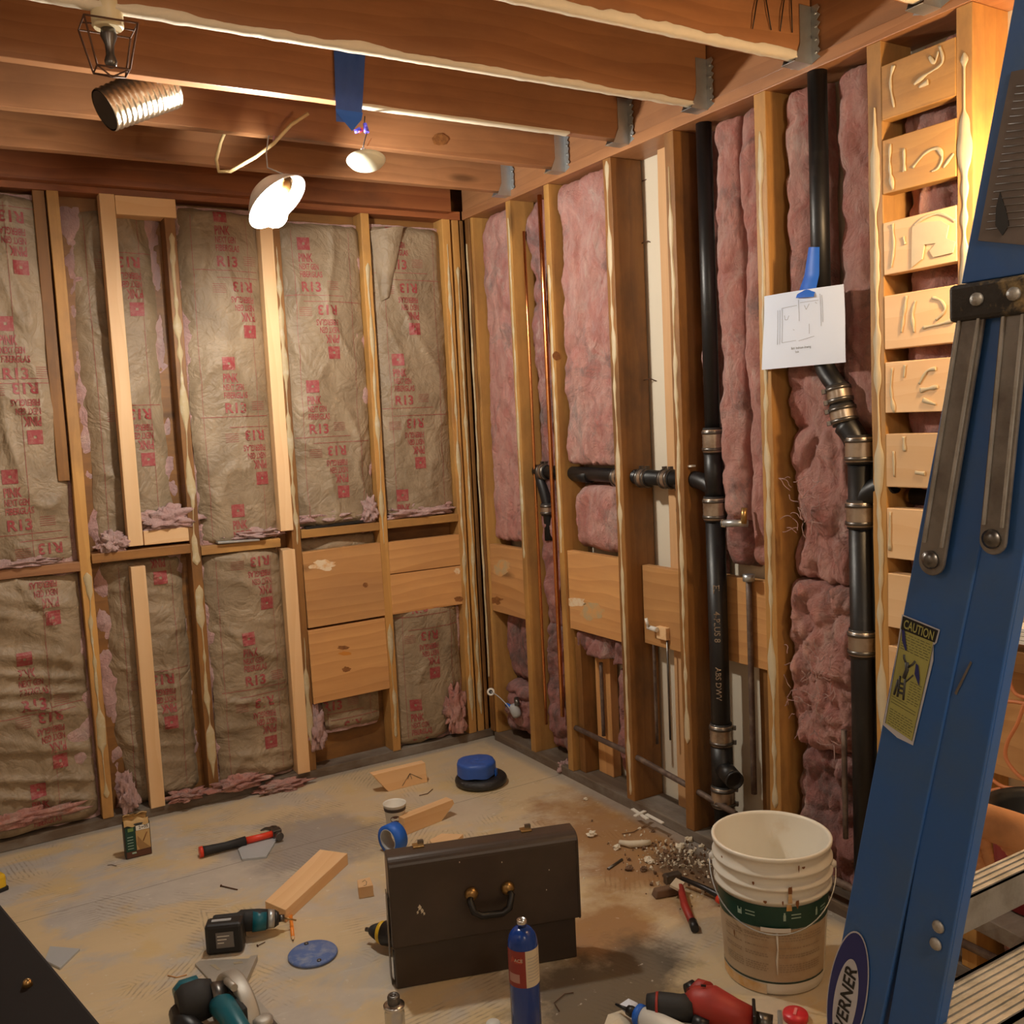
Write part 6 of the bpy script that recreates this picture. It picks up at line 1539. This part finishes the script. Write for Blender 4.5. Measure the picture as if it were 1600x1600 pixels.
# red pail with black rim
c = D(1632, 1262, 1.95); e = thing('red_pail', 'red pail with a thick black rim behind the tan glove at the right edge', 'pail', V((c.x, c.y, c.z-.20)))
MB().lathe([(.075, 0), (.085, .003), (.10, .19)], 36, caps=(True, False)).build('pail_wall', plain('dark_red_plastic', (.30, .02, .03), .35), parent=e)
MB().lathe([(.092, .175), (.112, .175), (.114, .185), (.112, .200), (.104, .204), (.092, .196), (.086, .186), (.084, .03), (.001, .03)], 40, caps=(False, False)).build('black_rim', M['black'], parent=e)
board('shelf_plank', (c.x+.16, c.y-.03, c.z-.22), .62, .26, .035, Matrix.Rotation(-.1, 3, 'Z'), M['plate'], 'dark plank carrying the red pail behind the ladder', 'plank')
# warm work light clipped to the side of the last stud, hidden behind the ladder from here
wl = V((-.12, -2.74, 1.97)); e = thing('work_light', 'warm clip-on work light shining on the last stud, behind the ladder', 'lamp', wl)
MB().lathe([(.001, -.030), (.016, -.026), (.028, -.010), (.030, 0), (.026, .014), (.014, .030)], 20, Matrix.Translation(wl)).build('bulb', M['workbulb'], parent=e, world=True)
MB().tube([wl+V((0, 0, .028)), wl+V((0, 0, .075))], .017, 16).build('socket', M['black'], parent=e, world=True)
MB().tube([wl+V((0, 0, .07)), wl+V((.02, -.03, .12)), wl+V((.10, -.12, .15)), V((.03, -2.885, 2.14))], .004, 8).build('cord', M['black'], parent=e, world=True)
# fir board, plywood panel and shelf beyond the ladder
board('plywood_panel', (.020, -2.70, .72), .36, .30, .018, RYv, M['board'], 'orange fir panel with looping cords at the right edge', 'panel')
board('shelf_board', (-.03, -2.70, .885), .36, .05, .09, RYv, M['studbrown'], 'brown ledge board under the white strips at the right edge', 'board')
for k in range(4): MB().box((-.05, -2.70, .936+.009*k), (.08-.006*k, .34, .007)).build('trim_strip', M['white'], label=('lowest', 'second lowest', 'third', 'topmost')[k]+' of the white slats stacked on the brown ledge', cat='slat', group='white slats on the ledge')
def cordp(pts, label, r=.0045, x=-.06, m='cord'): 
    P = [U(a, b, 'x', x) for a, b in pts]; Q = []
    for i in range(len(P)-1):
        p0, p1, p2, p3 = P[max(i-1, 0)], P[i], P[i+1], P[min(i+2, len(P)-1)]
        for k in range(6):
            t = k/6; Q.append(.5*((2*p1)+(p2-p0)*t+(2*p0-5*p1+4*p2-p3)*t*t+(3*p1-p0-3*p2+p3)*t**3))
    Q.append(P[-1]); MB().tube(Q, r, 8).build('orange_cord', M[m], label=label, cat='cord')
cordp([(1578, 1055), (1580, 1072), (1590, 1086), (1612, 1092)], 'orange cord hanging in a short loop under the brown ledge')
cordp([(1545, 1110), (1560, 1098), (1580, 1096), (1605, 1100)], 'orange cord running level across the fir panel')
cordp([(1600, 1100), (1590, 1130), (1574, 1160), (1572, 1185), (1590, 1210), (1612, 1225)], 'orange cord dropping in an S below the fir panel')
cordp([(1530, 1185), (1545, 1212), (1565, 1228), (1590, 1232), (1612, 1228)], 'orange cord curving down behind the blue rail above the glove')
cordp([(1528, 1262), (1530, 1250), (1545, 1237), (1565, 1232)], 'orange cord bending beside the black rim of the red pail')

# ---------------------------------------------------------------- dark table at the lower left, tape measure at the left edge
e = thing('dark_table', 'dark brown table corner close to the camera at the lower left', 'table', (-2.50, -2.75, 0))
tp_ = [(-2.192, -2.30), (-2.020, -3.17), (-2.80, -3.32), (-2.98, -2.46)]
mb = MB(); mb.prism(tp_[::-1], .035, Matrix.Translation((0, 0, .865))); mb.build('table_top', M['darktable'], parent=e, world=True, bevel=.004)
for x, y in ((-2.28, -2.40), (-2.14, -3.06), (-2.72, -3.20), (-2.88, -2.52)): MB().box((x, y, .4325), (.05, .05, .865)).build('leg', M['darktable'], parent=e, world=True)
MB().lathe([(.006, 0), (.004, .006), (.001, .008)], 10, Matrix.Translation(U(43, 1540, 'z', .90))).build('glint_bead', M['brass'], parent=e, world=True)  # small brass bead imitating a highlight on the table top
p = on(-6, 1392, 0); e = thing('tape_measure', 'yellow and black tape measure cut by the left edge of the picture', 'tape measure', p)
MB().box((0, 0, .032), (.050, .060, .055), Matrix.Rotation(.4, 3, 'Z')).build('yellow_body', M['yellow'], parent=e, bevel=.010)
MB().box((0, 0, .008), (.056, .066, .016), Matrix.Rotation(.4, 3, 'Z')).build('black_base', M['black'], parent=e, bevel=.004)
